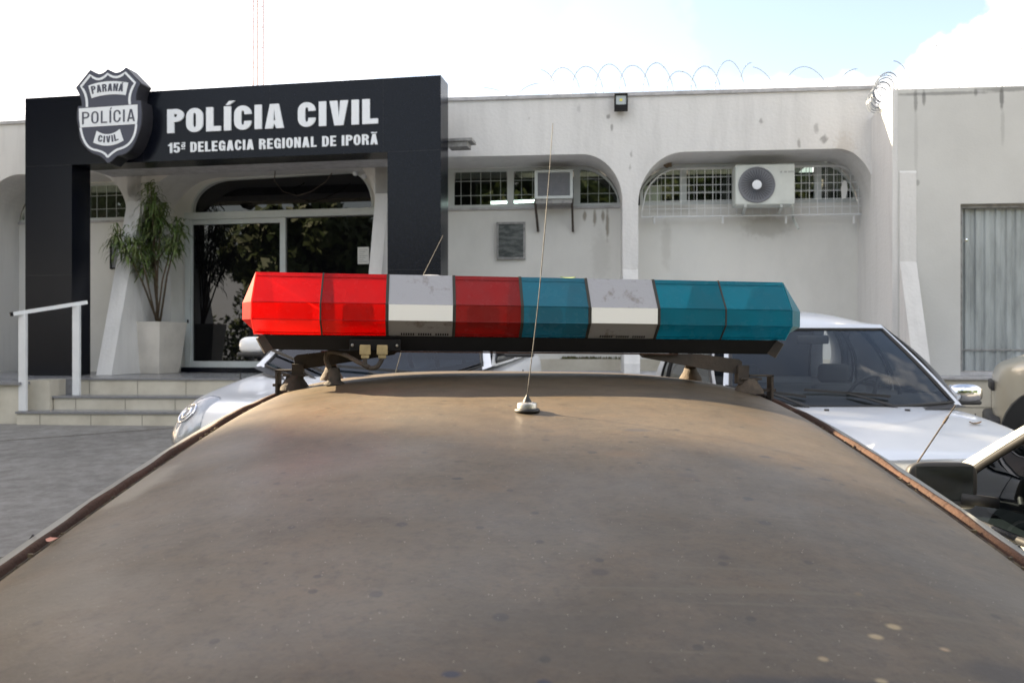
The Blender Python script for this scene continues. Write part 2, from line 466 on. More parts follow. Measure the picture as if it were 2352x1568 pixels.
def plastic(name, col, tr=0.5, gloss=1.0):
    """coloured lens plastic: lets light through and scatters it"""
    m = bpy.data.materials.new(name); m.use_nodes = True
    n = m.node_tree; n.nodes.clear(); N = n.nodes.new; K = n.links.new
    o = N('ShaderNodeOutputMaterial')
    tcn = N('ShaderNodeTexCoord')
    nz1 = N('ShaderNodeTexNoise'); nz1.inputs['Scale'].default_value = 22; nz1.inputs['Detail'].default_value = 8
    K(tcn.outputs['Object'], nz1.inputs['Vector'])
    r = N('ShaderNodeValToRGB'); r.color_ramp.elements[0].position = 0.35; r.color_ramp.elements[1].position = 0.75
    r.color_ramp.elements[0].color = (*col, 1); r.color_ramp.elements[1].color = (*[c * 0.8 + 0.022 for c in col], 1)
    K(nz1.outputs['Fac'], r.inputs[0])
    d = N('ShaderNodeBsdfDiffuse'); K(r.outputs[0], d.inputs[0])
    t = N('ShaderNodeBsdfTranslucent'); t.inputs[0].default_value = (*[min(1, c * 1.6) for c in col], 1)
    x = N('ShaderNodeMixShader'); x.inputs[0].default_value = tr
    K(d.outputs[0], x.inputs[1]); K(t.outputs[0], x.inputs[2])
    tp = N('ShaderNodeBsdfTransparent'); tp.inputs[0].default_value = (*[min(1, c * 1.2) for c in col], 1)
    x1 = N('ShaderNodeMixShader'); x1.inputs[0].default_value = 0.14
    K(x.outputs[0], x1.inputs[1]); K(tp.outputs[0], x1.inputs[2])
    gl = N('ShaderNodeBsdfGlossy'); gl.inputs['Roughness'].default_value = 0.12
    nz2 = N('ShaderNodeTexNoise'); nz2.inputs['Scale'].default_value = 40
    K(tcn.outputs['Object'], nz2.inputs['Vector'])
    rr = N('ShaderNodeMapRange'); rr.inputs[3].default_value = 0.1 if gloss > .5 else .45; rr.inputs[4].default_value = 0.4 if gloss > .5 else .65
    K(nz2.outputs['Fac'], rr.inputs[0]); K(rr.outputs[0], gl.inputs['Roughness'])
    f = N('ShaderNodeFresnel'); f.inputs[0].default_value = 1.32
    x2 = N('ShaderNodeMixShader')
    fm_ = N('ShaderNodeMath'); fm_.operation = 'MULTIPLY'; fm_.inputs[1].default_value = gloss; K(f.outputs[0], fm_.inputs[0])
    K(fm_.outputs[0], x2.inputs[0]); K(x1.outputs[0], x2.inputs[1]); K(gl.outputs[0], x2.inputs[2])
    K(x2.outputs[0], o.inputs[0])
    return m
M['red_lens'] = plastic('red_lens', (0.55, 0.008, 0.006), 0.68)
M['red_dusty_lens'] = plastic('faded_red_lens', (0.33, 0.022, 0.020), 0.35)  # dust film, plus the weaker sun through the middle, put into the colour
M['blue_lens'] = plastic('blue_lens', (0.010, 0.235, 0.33), 0.55)
M['red_cap_lens'] = plastic('red_cap_lens', (0.42, 0.03, 0.025), 0.3, 0.12)
M['blue_cap_lens'] = plastic('blue_cap_lens', (0.03, 0.20, 0.27), 0.3, 0.3)
M['blue_dusty_lens'] = plastic('faded_blue_lens', (0.035, 0.20, 0.29), 0.35)
M['bar_white'] = mat('aged_white_lamp_cover', (0.34, 0.34, 0.36), 0.5, col2=(0.19, 0.17, 0.15), vscale=30, lo=0.56, hi=0.70, bump=.1, bscale=80)
M['bar_alu'] = mat('polished_white_strip', (0.93, 0.94, 0.91), 0.35)  # whiter than the cover: bright reflection on the front facet put into the colour

# ------------------------------------------------------------------ facade frames
class Frame:
    def __init__(s, a, b):
        s.a, s.b = a, b
        k = math.sqrt(1 + b * b); s.k = k
        s.e = (1 / k, b / k); s.n = (-b / k, 1 / k)
    def hit(s, px, off=0.0):
        u = (px - CX) / FPX
        y = (s.a + off * s.k) / (1 - s.b * u)
        return u * y, y
    def s(self, px, off=0.0):
        x, y = self.hit(px, off)
        return x * self.e[0] + (y - self.a) * self.e[1]
    def z(self, px, py, off=0.0):
        return E + (HY - py) * self.hit(px, off)[1] / FPX
    def sz(self, px, py, off=0.0):
        return (self.s(px, off), self.z(px, py, off))
    def P(self, s, z, off=0.0):
        return Vector((s * self.e[0] + off * self.n[0], self.a + s * self.e[1] + off * self.n[1], z))
    def at(self, px, py, off=0.0):
        return self.P(*self.sz(px, py, off), off)
    def rz(self):
        return math.atan2(self.e[1], self.e[0])

FR = Frame(10.72, -0.095)     # right arcade, outer face
FL = Frame(10.70, -0.17)      # left arcade, outer face
FP = Frame(9.804, -0.17)      # granite portal, front face
DIN = 0.70                    # depth from the outer face to the window wall
ZT, ZA, ZS, ZF = E + 3.165, E + 2.44, E + 1.885, E - 0.41   # parapet top, arch top, window sill, porch floor
ZFR = E - 0.36

def roty(fr):
    return Matrix.Rotation(fr.rz(), 3, 'Z')

def fbox(mb, fr, s0, s1, z0, z1, o0, o1, mi=0, bev=0.0):
    c = fr.P((s0 + s1) / 2, (z0 + z1) / 2, (o0 + o1) / 2)
    return mb.box(c, (abs(s1 - s0), abs(o1 - o0), abs(z1 - z0)), roty(fr), bev, mi)

# ------------------------------------------------------------------ ground
mb = MB()
ys = [-60, -20, -8, -4, -2, 0, 1, 2, 3, 4, 6, 8, 10, 10.5, 11, 20, 60, 160]
xs = [-160, -60, -30, -15, -8, -4, 0, 4, 8, 15, 30, 60, 160]
mb.grid(lambda x, y: (x, y, ground_z(y)), xs, ys)
gr = mb.build('ground', M['ground'], smooth=True)
tag(gr, kind='structure')
# joints in the concrete (thin dark lines)
mb = MB()
for (x0, y0, x1, y1) in [(-6.6, 7.6, -3.6, 9.38), (-12, 4.4, -6.6, 7.6), (-7.0, 2.2, -1.9, 5.2)]:
    d = Vector((x1 - x0, y1 - y0, 0)).normalized(); s = Vector((-d.y, d.x, 0)) * 0.010
    for i in range(10):
        a = i / 10; c = (i + 1) / 10
        p = [Vector((x0 + (x1 - x0) * t, y0 + (y1 - y0) * t, 0)) for t in (a, c)]
        q = [p[0] - s, p[1] - s, p[1] + s, p[0] + s]
        mb.add([(v.x, v.y, ground_z(v.y) + 0.004) for v in q], [(0, 1, 2, 3)])
tag(mb.build('ground_joint', M['dirt']), kind='structure')

# ------------------------------------------------------------------ police station building
station = thing('police_station', 'single storey white police station with rounded arches along its front', 'building', (0, 11, ground_z(11)))
def part(mb, name, m, parent=station, **k):
    o = mb.build(name, m, None, **k)
    o.parent = parent
    root = parent
    o.matrix_parent_inverse = (Matrix.Translation(parent.location) @ Matrix.Rotation(parent.rotation_euler.z, 4, 'Z')).inverted() if parent.parent is None else Matrix.Identity(4)
    return o

def notch(s0, s1, zf, zt, rl, rr_, ry):
    """arched opening walked from left foot up and over to right foot"""
    p = [(s0, zf)]
    p += arc(s0 + rl, zt - ry, rl, ry, 180, 90, 14)
    p += arc(s1 - rr_, zt - ry, rr_, ry, 90, 0, 14)
    p += [(s1, zf)]
    return p

# right arcade wall (two bays)
sR0 = FR.s(985); sA0, sA1 = FR.s(900), FR.s(1430); sB0, sB1 = FR.s(1466), FR.s(2012)
sRend = FR.s(2012)
outl = [(sR0, ZT), (sR0, ZFR - .3)]
outl = [(FR.s(962), ZT), (FR.s(962), ZA)] + arc(sA1 - .53, ZA - .62, .53, .62, 90, 0, 16) + [(sA1, ZFR - .3), (sB0, ZFR - .3)]
outl += arc(sB0 + .58, ZA - .65, .58, .65, 180, 90, 16) + arc(sB1 - .47, ZA - .65, .47, .65, 90, 0, 16)
outl += [(sB1, ZFR - .3), (sB1 + .10, ZFR - .3), (sB1 + .10, ZA - .35), (sB1 - .02, ZT)]
mb = MB(); mb.plate([outl], FR.P, 0, DIN)
wall_m = M['plaster']
blot = []
for (px, py, rx, rz_, st) in [(1398, 268, .05, .06, .55), (1405, 292, .03, .09, .5), (1748, 280, .045, .07, .45), (1875, 295, .06, .12, .35),
                              (1893, 320, .09, .10, .5), (1835, 330, .04, .12, .45), (1450, 355, .03, .08, .35), (1447, 385, .03, .07, .35),
                              (1215, 272, .03, .04, .3), (1330, 250, .05, .12, .2), (1940, 340, .25, .35, .25)]:
    p = FR.at(px, py)
    c = (0.06, 0.055, 0.05) if px != 1940 else (0.42, 0.34, 0.26)
    blot.append((tuple(p), (rx, .3, rz_), c, st))
add_spots(wall_m, blot, 26, 1.05)
# objects keep world-space coordinates (no transform), so object coordinates equal world coordinates
def wpart(mb, name, m, parent, **k):
    """part whose vertices are given in world space under a thing at `parent`"""
    off = Vector(parent.location) if parent.parent is None else Vector(parent.parent.location)
    o = mb.build(name, m, None, **k)
    o.parent = parent
    if parent.parent is None:
        o.matrix_parent_inverse = (Matrix.Translation(parent.location) @ Matrix.Rotation(parent.rotation_euler.z, 4, 'Z')).inverted()
    return o
wpart(mb, 'arcade_wall', wall_m, station)
mb = MB(); fbox(mb, FR, FR.s(962), sB1, ZT, ZT + .045, -.025, .72)
wpart(mb, 'coping', M['coping'], station)

# left arcade wall: bay at far left, bay with the door
sL0, sL1 = FL.s(-40), FL.s(292); sD0, sD1 = FL.s(326), FL.s(862); sLe = FL.s(892)
outl = [(sL0 - 3.5, ZT), (sL0 - 3.5, ZF - .3), (sL0, ZF - .3)]
outl += arc(sL0 + .6, ZA - .65, .6, .65, 180, 90, 14) + arc(sL1 - .6, ZA - .65, .6, .65, 90, 0, 14) + [(sL1, ZF - .3), (sD0, ZF - .3)]
outl += arc(sD0 + .8, ZA - .72, .8, .72, 180, 90, 16) + arc(sD1 - .42, ZA - .60, .42, .60, 90, 0, 14) + [(sD1, ZF - .3), (sLe, ZF - .3), (sLe, ZA), (FL.s(975), ZA), (FL.s(975), ZT)]
mb = MB(); mb.plate([outl], FL.P, 0, DIN)
wpart(mb, 'arcade_wall', wall_m, station)
mb = MB(); fbox(mb, FL, sL0 - 3.5, FL.s(962), ZT, ZT + .045, -.025, .72)
wpart(mb, 'coping', M['coping'], station)

# piers with flaring feet
def pier(fr, s0, s1, zf, z_top, flare, back=0.06, foot=0.0):
    mb = MB()
    pr = [(0.0, z_top + .35), (0.0, z_top), (-flare, zf + foot), (-flare, zf), (back, zf), (back, z_top + .35)]
    if foot: pr = [(0.0, z_top + .35), (-.004, z_top), (-flare, zf + foot), (-flare - .02, zf + foot), (-flare - .02, zf), (back, zf), (back, z_top + .35)]
    mb.plate([pr], lambda o, z, s: fr.P(s, z, o), s0 + .003, s1 - .003)
    return wpart(mb, 'pier', wall_m, station)
pier(FR, FR.s(1430), FR.s(1466), ZFR, E + .95, .42, foot=.12)
pier(FL, FL.s(292), FL.s(326), ZF, E + 2.0, .66)
pier(FL, FL.s(862), FL.s(892), ZF, E + 2.0, .60)

# window wall behind the arches
mb = MB()
W_in = M['plaster_in']
rust = []
for (px, rz_) in [(1343, .10), (1366, .16), (1385, .12), (1395, .3)]:
    p = FR.at(px, 485 + rz_ * 100, DIN)
    rust.append((tuple(p), (.035, .3, rz_), (0.12, 0.085, 0.03), .6))
for (px, py, rx, rz_, st) in [(1540, 480, .5, .10, .3), (1760, 520, .45, .22, .35), (1530, 560, .10, .5, .2), (1380, 590, .2, .5, .15), (1250, 845, 1.2, .06, .5), (1400, 840, 1.0, .05, .5)]:
    p = FR.at(px, py, DIN)
    rust.append((tuple(p), (rx, .4, rz_), (0.20, 0.18, 0.14), st))
add_spots(W_in, rust, 16, 0.7)
fbox(mb, FR, FR.s(890, DIN), FR.s(2040, DIN), ZFR - .3, ZS, DIN, DIN + .15)
fbox(mb, FR, FR.s(890, DIN), FR.s(2040, DIN), ZA + .02, ZT, DIN, DIN + .15)
wpart(mb, 'window_wall', W_in, station)
mb = MB()
sdl, sdr = FL.s(427, DIN), FL.s(890, DIN)       # door bay
zdl = E + 1.93
fbox(mb, FL, FL.s(-60, DIN) - 3, FL.s(372, DIN), ZF - .3, E + 1.86, DIN, DIN + .15)
fbox(mb, FL, FL.s(372, DIN) , sdl, ZF - .3, ZA + .3, DIN, DIN + .15)
fbox(mb, FL, FL.s(-60, DIN) - 3, FL.s(372, DIN), ZA + .02, ZT, DIN, DIN + .15)
# spandrel with the arched fanlight opening
sf0, sf1 = FL.s(440, DIN), FL.s(858, DIN)
sp = [(sdl, ZT - .3), (sdl, zdl)] + [(sf0, zdl)] + arc(sf0 + .62, ZA - .01 - .46, .62, .46, 178, 90, 14) + arc(sf1 - .38, ZA + .03 - .5, .38, .5, 90, 2, 12) + [(sf1, zdl), (sdr + .3, zdl), (sdr + .3, ZT - .3)]
mb.plate([sp], FL.P, DIN, DIN + .15)
wpart(mb, 'window_wall', W_in, station)
# fanlight rim and glass
def fan(s, z0, grow):
    return [(sf0 - grow, z0)] + arc(sf0 + .62, ZA - .47, .62 + grow, .46 + grow, 178, 90, 14) + arc(sf1 - .38, ZA - .47, .38 + grow, .5 + grow, 90, 2, 12) + [(sf1 + grow, z0)]
fw = MB(); a_, b_ = fan(0, zdl, .0), fan(0, zdl + .0, -.028)
fw.plate([a_ + b_[::-1]], FL.P, DIN - .012, DIN + .10)
fo = wpart(fw, 'window', M['alu'], station)
gm = MB(); gm.plate([fan(0, zdl - .05, -.005)], FL.P, DIN + .06, DIN + .075)
o = gm.build('pane', M['doorglass'], fo)

# roof slab, rear and floor closing the building
mb = MB()
fbox(mb, FR, FR.s(962), FR.s(2040), ZT - .12, ZT - .04, .71, 7)
fbox(mb, FL, sL0 - 3.5, FL.s(1080), ZT - .20, ZT - .13, .71, 7)
wpart(mb, 'roof', M['coping'], station)
mb = MB()
fbox(mb, FR, FR.s(700), FR.s(2200), 0, ZT - .21, 4.0, 4.1)
fbox(mb, FL, sL0 - 3.5, FL.s(1000), 0, ZT - .22, 4.0, 4.1)
fbox(mb, FR, FR.s(890), FR.s(2040), ZFR + .002, ZFR + .02, .86, 4.0)
wpart(mb, 'interior_wall', M['dark'], station)

# ---- windows
def arch_z(s, s0, s1, rl, rr_, ry, zt=ZA):
    if s < s0 + rl: t = (s0 + rl - s) / rl
    elif s > s1 - rr_: t = (s - (s1 - rr_)) / rr_
    else: return zt
    t = min(1, max(0, t))
    return zt - ry + ry * math.sqrt(1 - t * t)

def window(fr, s0, s1, zb, top, grille=None, fthick=.045, glass=True, zlines=2, vstep=.165, gl_mat=None, gap=.0):
    """top(s) gives the upper edge; frame outline + pane + thin grille bars"""
    ss = lin(s0, s1, 14)
    up = [(s, top(s)) for s in ss]
    if min(u[1] for u in up) < zb: up = [(s, max(z, zb + .005)) for s, z in up]
    outer = [(s0, zb)] + up + [(s1, zb)]
    t = fthick
    ii = lin(s0 + t, s1 - t, 14)
    iu = [(s, max(zb + t + .004, top(s) - t)) for s in ii]
    inner = [(s0 + t, zb + t)] + iu + [(s1 - t, zb + t)]
    m = MB(); m.plate([outer, inner], fr.P, DIN + .02, DIN + .08)
    w = wpart(m, 'window', M['alu'], station)
    m = MB(); m.plate([[(s0 + t * .5, zb + t * .5)] + [(s, max(zb + .03, z - t * .5)) for s, z in up[1:-1]] + [(s1 - t * .5, zb + t * .5)]], fr.P, DIN + .055, DIN + .06)
    m.build('pane', gl_mat or M['pane'], w)
    m = MB()
    k = int((s1 - s0) / vstep)
    for i in range(1, k + 1):
        s = s0 + i * (s1 - s0) / (k + 1)
        zt = top(s) - t
        if zt > zb + .05: m.bar(fr.P(s, zb + t, DIN + .045), fr.P(s, zt, DIN + .045), .0055, .0055)
    for j in range(zlines):
        z = zb + .18 + j * .2
        xs_ = [s for s in lin(s0 + t, s1 - t, 40) if top(s) - t > z]
        if len(xs_) > 1: m.bar(fr.P(xs_[0], z, DIN + .045), fr.P(xs_[-1], z, DIN + .045), .0055, .0055)
    if m.v: m.build('window_bar', M['alu'], w)
    return w
topA = lambda s: arch_z(s, FR.s(900), sA1 + .004, .01, .55, .64, ZA - .004)
topB = lambda s: arch_z(s, sB0 - .004, sB1, .60, .47, .67, ZA - .004)
si = lambda px: FR.s(px, DIN)
for (a, c) in [(900, 1035), (1035, 1172), (1172, 1325), (1325, 1430)]:
    s1_ = min(si(c), sA1)
    window(FR, si(a), s1_, ZS, topA)
for (a, c) in [(1470, 1570), (1570, 1722), (1722, 1880), (1880, 2000)]:
    s0_ = max(si(a), sB0 + .0); s1_ = min(si(c), sB1)
    window(FR, s0_, s1_, ZS, topB)
m = MB(); fbox(m, FR, si(1470) + .06, si(1518), ZS + .05, ZA - .28, DIN + .05, DIN + .054)
wpart(m, 'board', M['green_board'], station, label='pale green board filling the corner of the arched window')
# left windows
topL = lambda s: arch_z(s, FL.s(-40), sL1, .6, .6, .65, ZA - .004)
li = lambda px: FL.s(px, DIN)
for (a, c) in [(-60, 60), (60, 196), (196, 308)]:
    window(FL, li(a), li(c), E + 1.86, topL if a < 0 else (lambda s: ZA - .004))
window(FL, li(308), li(371), E + 1.86, lambda s: arch_z(s, FL.s(-40), li(372), .1, .3, .45, ZA - .004))
# window sill lines
mb = MB(); fbox(mb, FR, FR.s(890, DIN), sA1, ZS - .03, ZS, DIN - .03, DIN)
wpart(mb, 'window_sill', M['coping'], station)
mb = MB()
fbox(mb, FL, li(-60), li(312), E + 1.83, E + 1.86, DIN - .03, DIN)
wpart(mb, 'window_sill', M['coping'], station)
# fluorescent tubes inside
for (a, c, py, dz) in [(1015, 1031, 467, 0), (1127, 1228, 464, 0)]:
    m = MB(); m.tube([FR.at(a, py + 2, DIN + .45), FR.at(c, py - 2, DIN + .45)], .022, 10)
    wpart(m, 'tube_lamp', M['tube'], station)

# ---- entrance door
door = thing('entrance_door', 'white framed dark glass sliding door behind the black portal', 'door', FL.at(640, 842, DIN))
m = MB()
z0 = ZF + .07; zt = E + 1.93
sd1 = FL.s(890, DIN)
smid0, smid1 = FL.s(645, DIN), FL.s(656, DIN)
fbox(m, FL, sdl, sdl + .085, z0, zt - .10, DIN - .03, DIN + .09)
fbox(m, FL, sdl, sd1, zt - .10, zt, DIN - .05, DIN + .10)
fbox(m, FL, sdl + .085, sd1, z0, z0 + .09, DIN - .02, DIN + .09)
wpart(m, 'door_frame', M['alu'], door)
m = MB()
fbox(m, FL, smid0 - .01, smid1, z0 + .09, zt - .10, DIN - .01, DIN + .05)
fbox(m, FL, sdl + .085, sdl + .10, z0 + .09, zt - .10, DIN + .0, DIN + .05)
fbox(m, FL, sdl + .10, smid0 - .01, zt - .17, zt - .10, DIN + .0, DIN + .05)
wpart(m, 'door_leaf', M['alu'], door)
m = MB(); fbox(m, FL, sdl + .05, sd1, z0 + .05, zt - .05, DIN + .035, DIN + .045)
wpart(m, 'door_glass', M['doorglass'], door)
m = MB(); fbox(m, FL, FL.s(433, DIN), FL.s(436, DIN), E + .31, E + .36, DIN - .04, DIN - .03)
wpart(m, 'door_lock', M['black'], door)
m = MB(); fbox(m, FL, sdl - .02, sd1, ZF + .003, z0, DIN - .10, DIN + .1)
wpart(m, 'threshold', M['granite'], door)
# notice on glass
nt_ = thing('door_notice', 'white printed paper notice taped to the right door glass', 'notice', FL.at(830, 587, DIN))
m = MB(); s_a, s_b = FL.s(820, DIN), FL.s(846, DIN)
fbox(m, FL, s_a, s_b, FL.z(830, 606, DIN), FL.z(830, 567, DIN), DIN + .028, DIN + .030)
wpart(m, 'sheet', M['paper'], nt_)
m = MB()
for k in range(7):
    z = FL.z(830, 573 + k * 4.6, DIN)
    fbox(m, FL, s_a + .02, s_b - .02 - .03 * (k % 3), z - .004, z + .004, DIN + .0255, DIN + .027)
wpart(m, 'printed_line', M['ac_print'], nt_)

# small dark frame on wall behind the plant
wf = thing('wall_panel', 'small dark edged grey panel on the wall behind the potted plant', 'panel', FL.at(275, 600, DIN))
m = MB(); a, c = FL.s(255, DIN), FL.s(298, DIN); zz0, zz1 = FL.z(275, 618, DIN), FL.z(275, 560, DIN)
m.plate([[(a, zz0), (c, zz0), (c, zz1), (a, zz1)], [(a + .02, zz0 + .02), (c - .02, zz0 + .02), (c - .02, zz1 - .02), (a + .02, zz1 - .02)]], FL.P, DIN - .03, DIN)
wpart(m, 'panel_frame', M['black'], wf)
m = MB(); fbox(m, FL, a + .018, c - .018, zz0 + .018, zz1 - .018, DIN - .012, DIN)
wpart(m, 'panel_face', M['ac_grey'], wf)

# ---- annex
annex = thing('side_building', 'plain pale grey building joining the right end of the white arcade', 'building', FR.at(2200, 860, -.72))
OA = -.72
sa0 = FR.s(2062, OA); sa1 = sa0 + 6.0; zta = E + 2.945
dl = FR.s(2206, OA); dr = dl + 2.3; ztd = E + 1.61
outl = [(sa0, zta), (sa0, ZFR - .4), (dl, ZFR - .4), (dl, ztd), (dr, ztd), (dr, ZFR - .4), (sa1, ZFR - .4), (sa1, zta)]
M['plaster_annex2'] = M['plaster_annex']
st_ = []
for (px, py, rx, rz_, s_) in [(2103, 232, .030, .20, .5), (2122, 225, .03, .12, .6), (2301, 225, .035, .18, .7), (2303, 290, .03, .3, .2), (2241, 212, .03, .06, .5),
                              (2108, 420, .03, .05, .4), (2104, 330, .03, .6, .15), (2170, 215, .8, .03, .5), (2320, 205, .5, .04, .5)]:
    st_.append((tuple(FR.at(px, py, OA)), (rx, .3, rz_), (0.09, 0.09, 0.09), s_))
add_spots(M['plaster_annex'], st_, 20, 0.6)
m = MB(); m.plate([outl], FR.P, OA, OA + .22)
wpart(m, 'wall', M['plaster_annex'], annex)
# side wall facing the arcade, with its cut top corner
pr = [(OA + .223, ZFR - .4), (OA + .223, zta), (OA + .20, zta), (-.02 + .0, zta - .28), (.0, ZFR - .4)]
pr = [(OA, ZFR - .4), (OA, zta), (OA + .22, zta), (0.02, E + 2.80), (0.02, ZFR - .4)]
m = MB(); m.plate([pr], lambda o, z, s: FR.P(s, z, o), sa0 - .06, sa0 - .001)
wpart(m, 'side_wall', M['plaster'], annex)
m = MB(); fbox(m, FR, sa0, sa1, zta - .3, zta - .2, OA + .222, 5)
wpart(m, 'roof', M['coping'], annex)
m = MB(); fbox(m, FR, dl, dr, ZFR, ZFR + .04, OA + .0, OA + .2)
wpart(m, 'threshold', M['coping'], annex)
# pier strip and flare on the annex corner
m = MB()
s0, s1 = FR.s(2066, OA), FR.s(2104, OA)
pr = [(OA + .0, E + 2.0), (OA - .012, E + 1.98), (OA - .012, E + .95), (OA - .45, ZFR), (OA + .0, ZFR)]
m.plate([pr], lambda o, z, s: FR.P(s, z, o), s0, s1)
wpart(m, 'pier', M['plaster'], annex)
# corrugated door
m = MB()
nn = 150
def corr(i, z):
    s = dl + .02 + i * (2.24 / nn)
    ph = (s * 1 / .115) % 1.0
    d = .018 if ph < .5 else 0.0
    return FR.P(s, z, OA + .13 + d)
m.grid(lambda i, z: corr(i, z), list(range(nn + 1)), [ZFR + .05, ZFR + .29, ZFR + .30, ztd - .02])
dp = wpart(m, 'metal_door', M['corr'], annex, label='corrugated grey metal door')
m = MB(); fbox(m, FR, dl, dl + .045, ZFR + .04, ztd, OA + .06, OA + .12); fbox(m, FR, dl + .045, dr, ztd - .04, ztd, OA + .06, OA + .12)
fbox(m, FR, dl + .045, dr, ZFR + .285, ZFR + .30, OA + .115, OA + .125)
m.build('door_frame', M['ac_metal'], dp)
m = MB(); p = FR.at(2218, 552, OA + .05); m.lathe([(0, -.02), (.018, -.018), (.022, 0), (.018, .02), (0, .022)], p, 14, 'y')
m.build('door_handle', M['chrome'], dp)

# ---- terraces and steps
steps = thing('entrance_steps', 'pale tiled entrance steps with grey stone treads', 'steps', (-4.6, 10, ground_z(9.5)))
FS = Frame(9.804, -0.06)
treads = [  # name, off front, z top, left px
    (E - .413, 10.06, -18.0), (E - .62, 9.76, 118), (E - .775, 9.46, 38)]
def step_block(y0, y1, ztop, x0, x1, zb):
    m = MB()
    b_ = -.045
    def P(s, z, o): return Vector((s, y0 + b_ * (s + 4.2) + o, z))
    m.plate([[(x0, zb), (x1, zb), (x1, ztop - .026), (x0, ztop - .026)]], P, 0, y1 - y0)
    riser = m
    m = MB(); m.plate([[(x0 - .012, ztop - .024), (x1, ztop - .024), (x1, ztop), (x0 - .012, ztop)]], P, -.02, y1 - y0)
    wpart(m, 'tread', M['nosing'], steps)
    x = x0 + .27
    while x < x1:
        riser.plate([[(x - .004, zb), (x + .004, zb), (x + .004, ztop - .036), (x - .004, ztop - .036)]], P, -.0025, -.0005, 1)
        x += .60
    wpart(riser, 'riser', [M['tile'], M['grout']], steps)
xr = -0.9
step_block(10.06, 10.62, E - .413, -5.43, xr, E - 1.1)
step_block(9.76, 10.06, E - .615, -5.44, xr, E - 1.1)
step_block(9.46, 9.76, E - .775, -5.70, xr, E - 1.2)

porch = MB()
porch.plate([[(-14, 10.30), (-5.43, 10.10), (xr + .1, 10.25), (xr + .1, 14), (-14, 16)]], lambda x, y, z: Vector((x, y + (0.3 if x > -5.4 else 0), z)), E - .4135, E - .9)
tag(porch.build('porch_floor', M['nosing']), kind='structure')
pb = thing('planter_wall', 'low pale tiled wall with a stone cap beside the entrance steps', 'wall', (-6.3, 9.9, ground_z(9.5)))
m = MB(); m.box((-6.99, 9.99, E - .80), (2.55, .80, .66))
pface = m
m = MB(); m.box((-6.98, 9.97, E - .455), (2.60, .88, .03))
wpart(m, 'cap', M['nosing'], pb)
for x in (-6.02, -6.62, -7.22, -7.82): pface.box((x, 9.588, E - .80), (.008, .003, .66), mi=1)
wpart(pface, 'wall_face', [M['tile'], M['grout']], pb)
m = MB()
m.box((-5.58, 10.2, E - .725), (.26, .9, .6)); wpart(m, 'wall_end', M['tile'], pb)

terr = thing('terrace_wall', 'low tiled terrace ledge running along the foot of the right arcade', 'wall', (3, 9.6, ground_z(9.2)))
def terr_P(s, z, o): return Vector((s, 9.62 - .095 * s + o, z))
m = MB(); m.plate([[(xr + .12, E - 1.3), (9.5, E - 1.3), (9.5, ZFR - .034), (xr + .12, ZFR - .034)]], terr_P, 0, .4)
tface = m
m = MB(); m.plate([[(xr + .12, ZFR - .032), (9.5, ZFR - .032), (9.5, ZFR - .004), (xr + .12, ZFR - .004)]], terr_P, -.03, .4)
wpart(m, 'cap', M['coping'], terr)
for k in range(15):
    x = -.3 + k * .62
    tface.plate([[(x, E - 1.2), (x + .008, E - 1.2), (x + .008, ZFR - .036), (x, ZFR - .036)]], terr_P, -.003, -.0005, 1)
tface.plate([[(xr + .12, E - .70), (9.5, E - .70), (9.5, E - .692), (xr + .12, E - .692)]], terr_P, -.006, -.0035, 1)
wpart(tface, 'wall_face', [M['tile'], M['grout']], terr)
m = MB(); m.add([(xr + .1, 9.9 - .095 * xr, ZFR - .002), (9.5, 9.9 - .095 * 9.5, ZFR - .002), (9.5, 12, ZFR - .002), (xr + .1, 12.2, ZFR - .002)], [(0, 1, 2, 3)])
tag(m.build('terrace_floor', M['coping']), kind='structure')
# raised tile skirting under windows
m = MB(); fbox(m, FR, FR.s(1080, DIN), sA1, ZFR - .02, ZFR + .155, DIN - .05, DIN); fbox(m, FR, sB0, sB1, ZFR - .02, ZFR + .155, DIN - .05, DIN)
wpart(m, 'skirting', M['tile'], station)
# moss at the foot of the wall
m = MB()
for i in range(420):
    px = random.choice([random.gauss(1350, 14), random.gauss(1310, 8), random.uniform(1290, 1425)])
    p = FR.P(FR.s(px, DIN - .05), ZFR + .158, DIN - .02 + random.uniform(-.02, .015))
    h = random.uniform(.008, .045); a = random.uniform(0, 6.28); r = random.uniform(.006, .016)
    m.add([p + Vector((math.cos(a) * r, math.sin(a) * r, 0)), p - Vector((math.cos(a) * r, math.sin(a) * r, 0)), p + Vector((random.uniform(-.01, .01), 0, h))], [(0, 1, 2)])
tag(m.build('moss', M['moss']), 'green moss along the wall foot under the arched window', 'moss', kind='stuff')

# ---- handrail
hr = thing('handrail', 'white metal handrail on two posts beside the entrance steps', 'handrail', (-5.5, 9.7, E - .775))
def hp(px, py, Y): return Vector(((px - CX) / FPX * Y, Y, E + (HY - py) * Y / FPX))
m = MB()
p0, p1 = hp(53, 718, 9.60), hp(176, 700, 9.95)
m2 = MB(); m2.box(((p0.x), 9.60, (E - .775 + p0.z) / 2), (.085, .05, p0.z - (E - .775)), None, .006); wpart(m2, 'post', M['white_metal'], hr)
m2 = MB(); m2.box(((p1.x), 9.95, (E - .615 + p1.z) / 2), (.085, .05, p1.z - (E - .615)), None, .006); wpart(m2, 'post', M['white_metal'], hr)
a, c = hp(30, 721, 9.53), hp(200, 694, 10.02)
m.bar(a, c, .05, .045); wpart(m, 'rail', M['white_metal'], hr)
m = MB(); d_ = (a - c).normalized(); m.bar(a + d_ * .001, a + d_ * .03, .052, .047); wpart(m, 'end_cap', M['black'], hr)

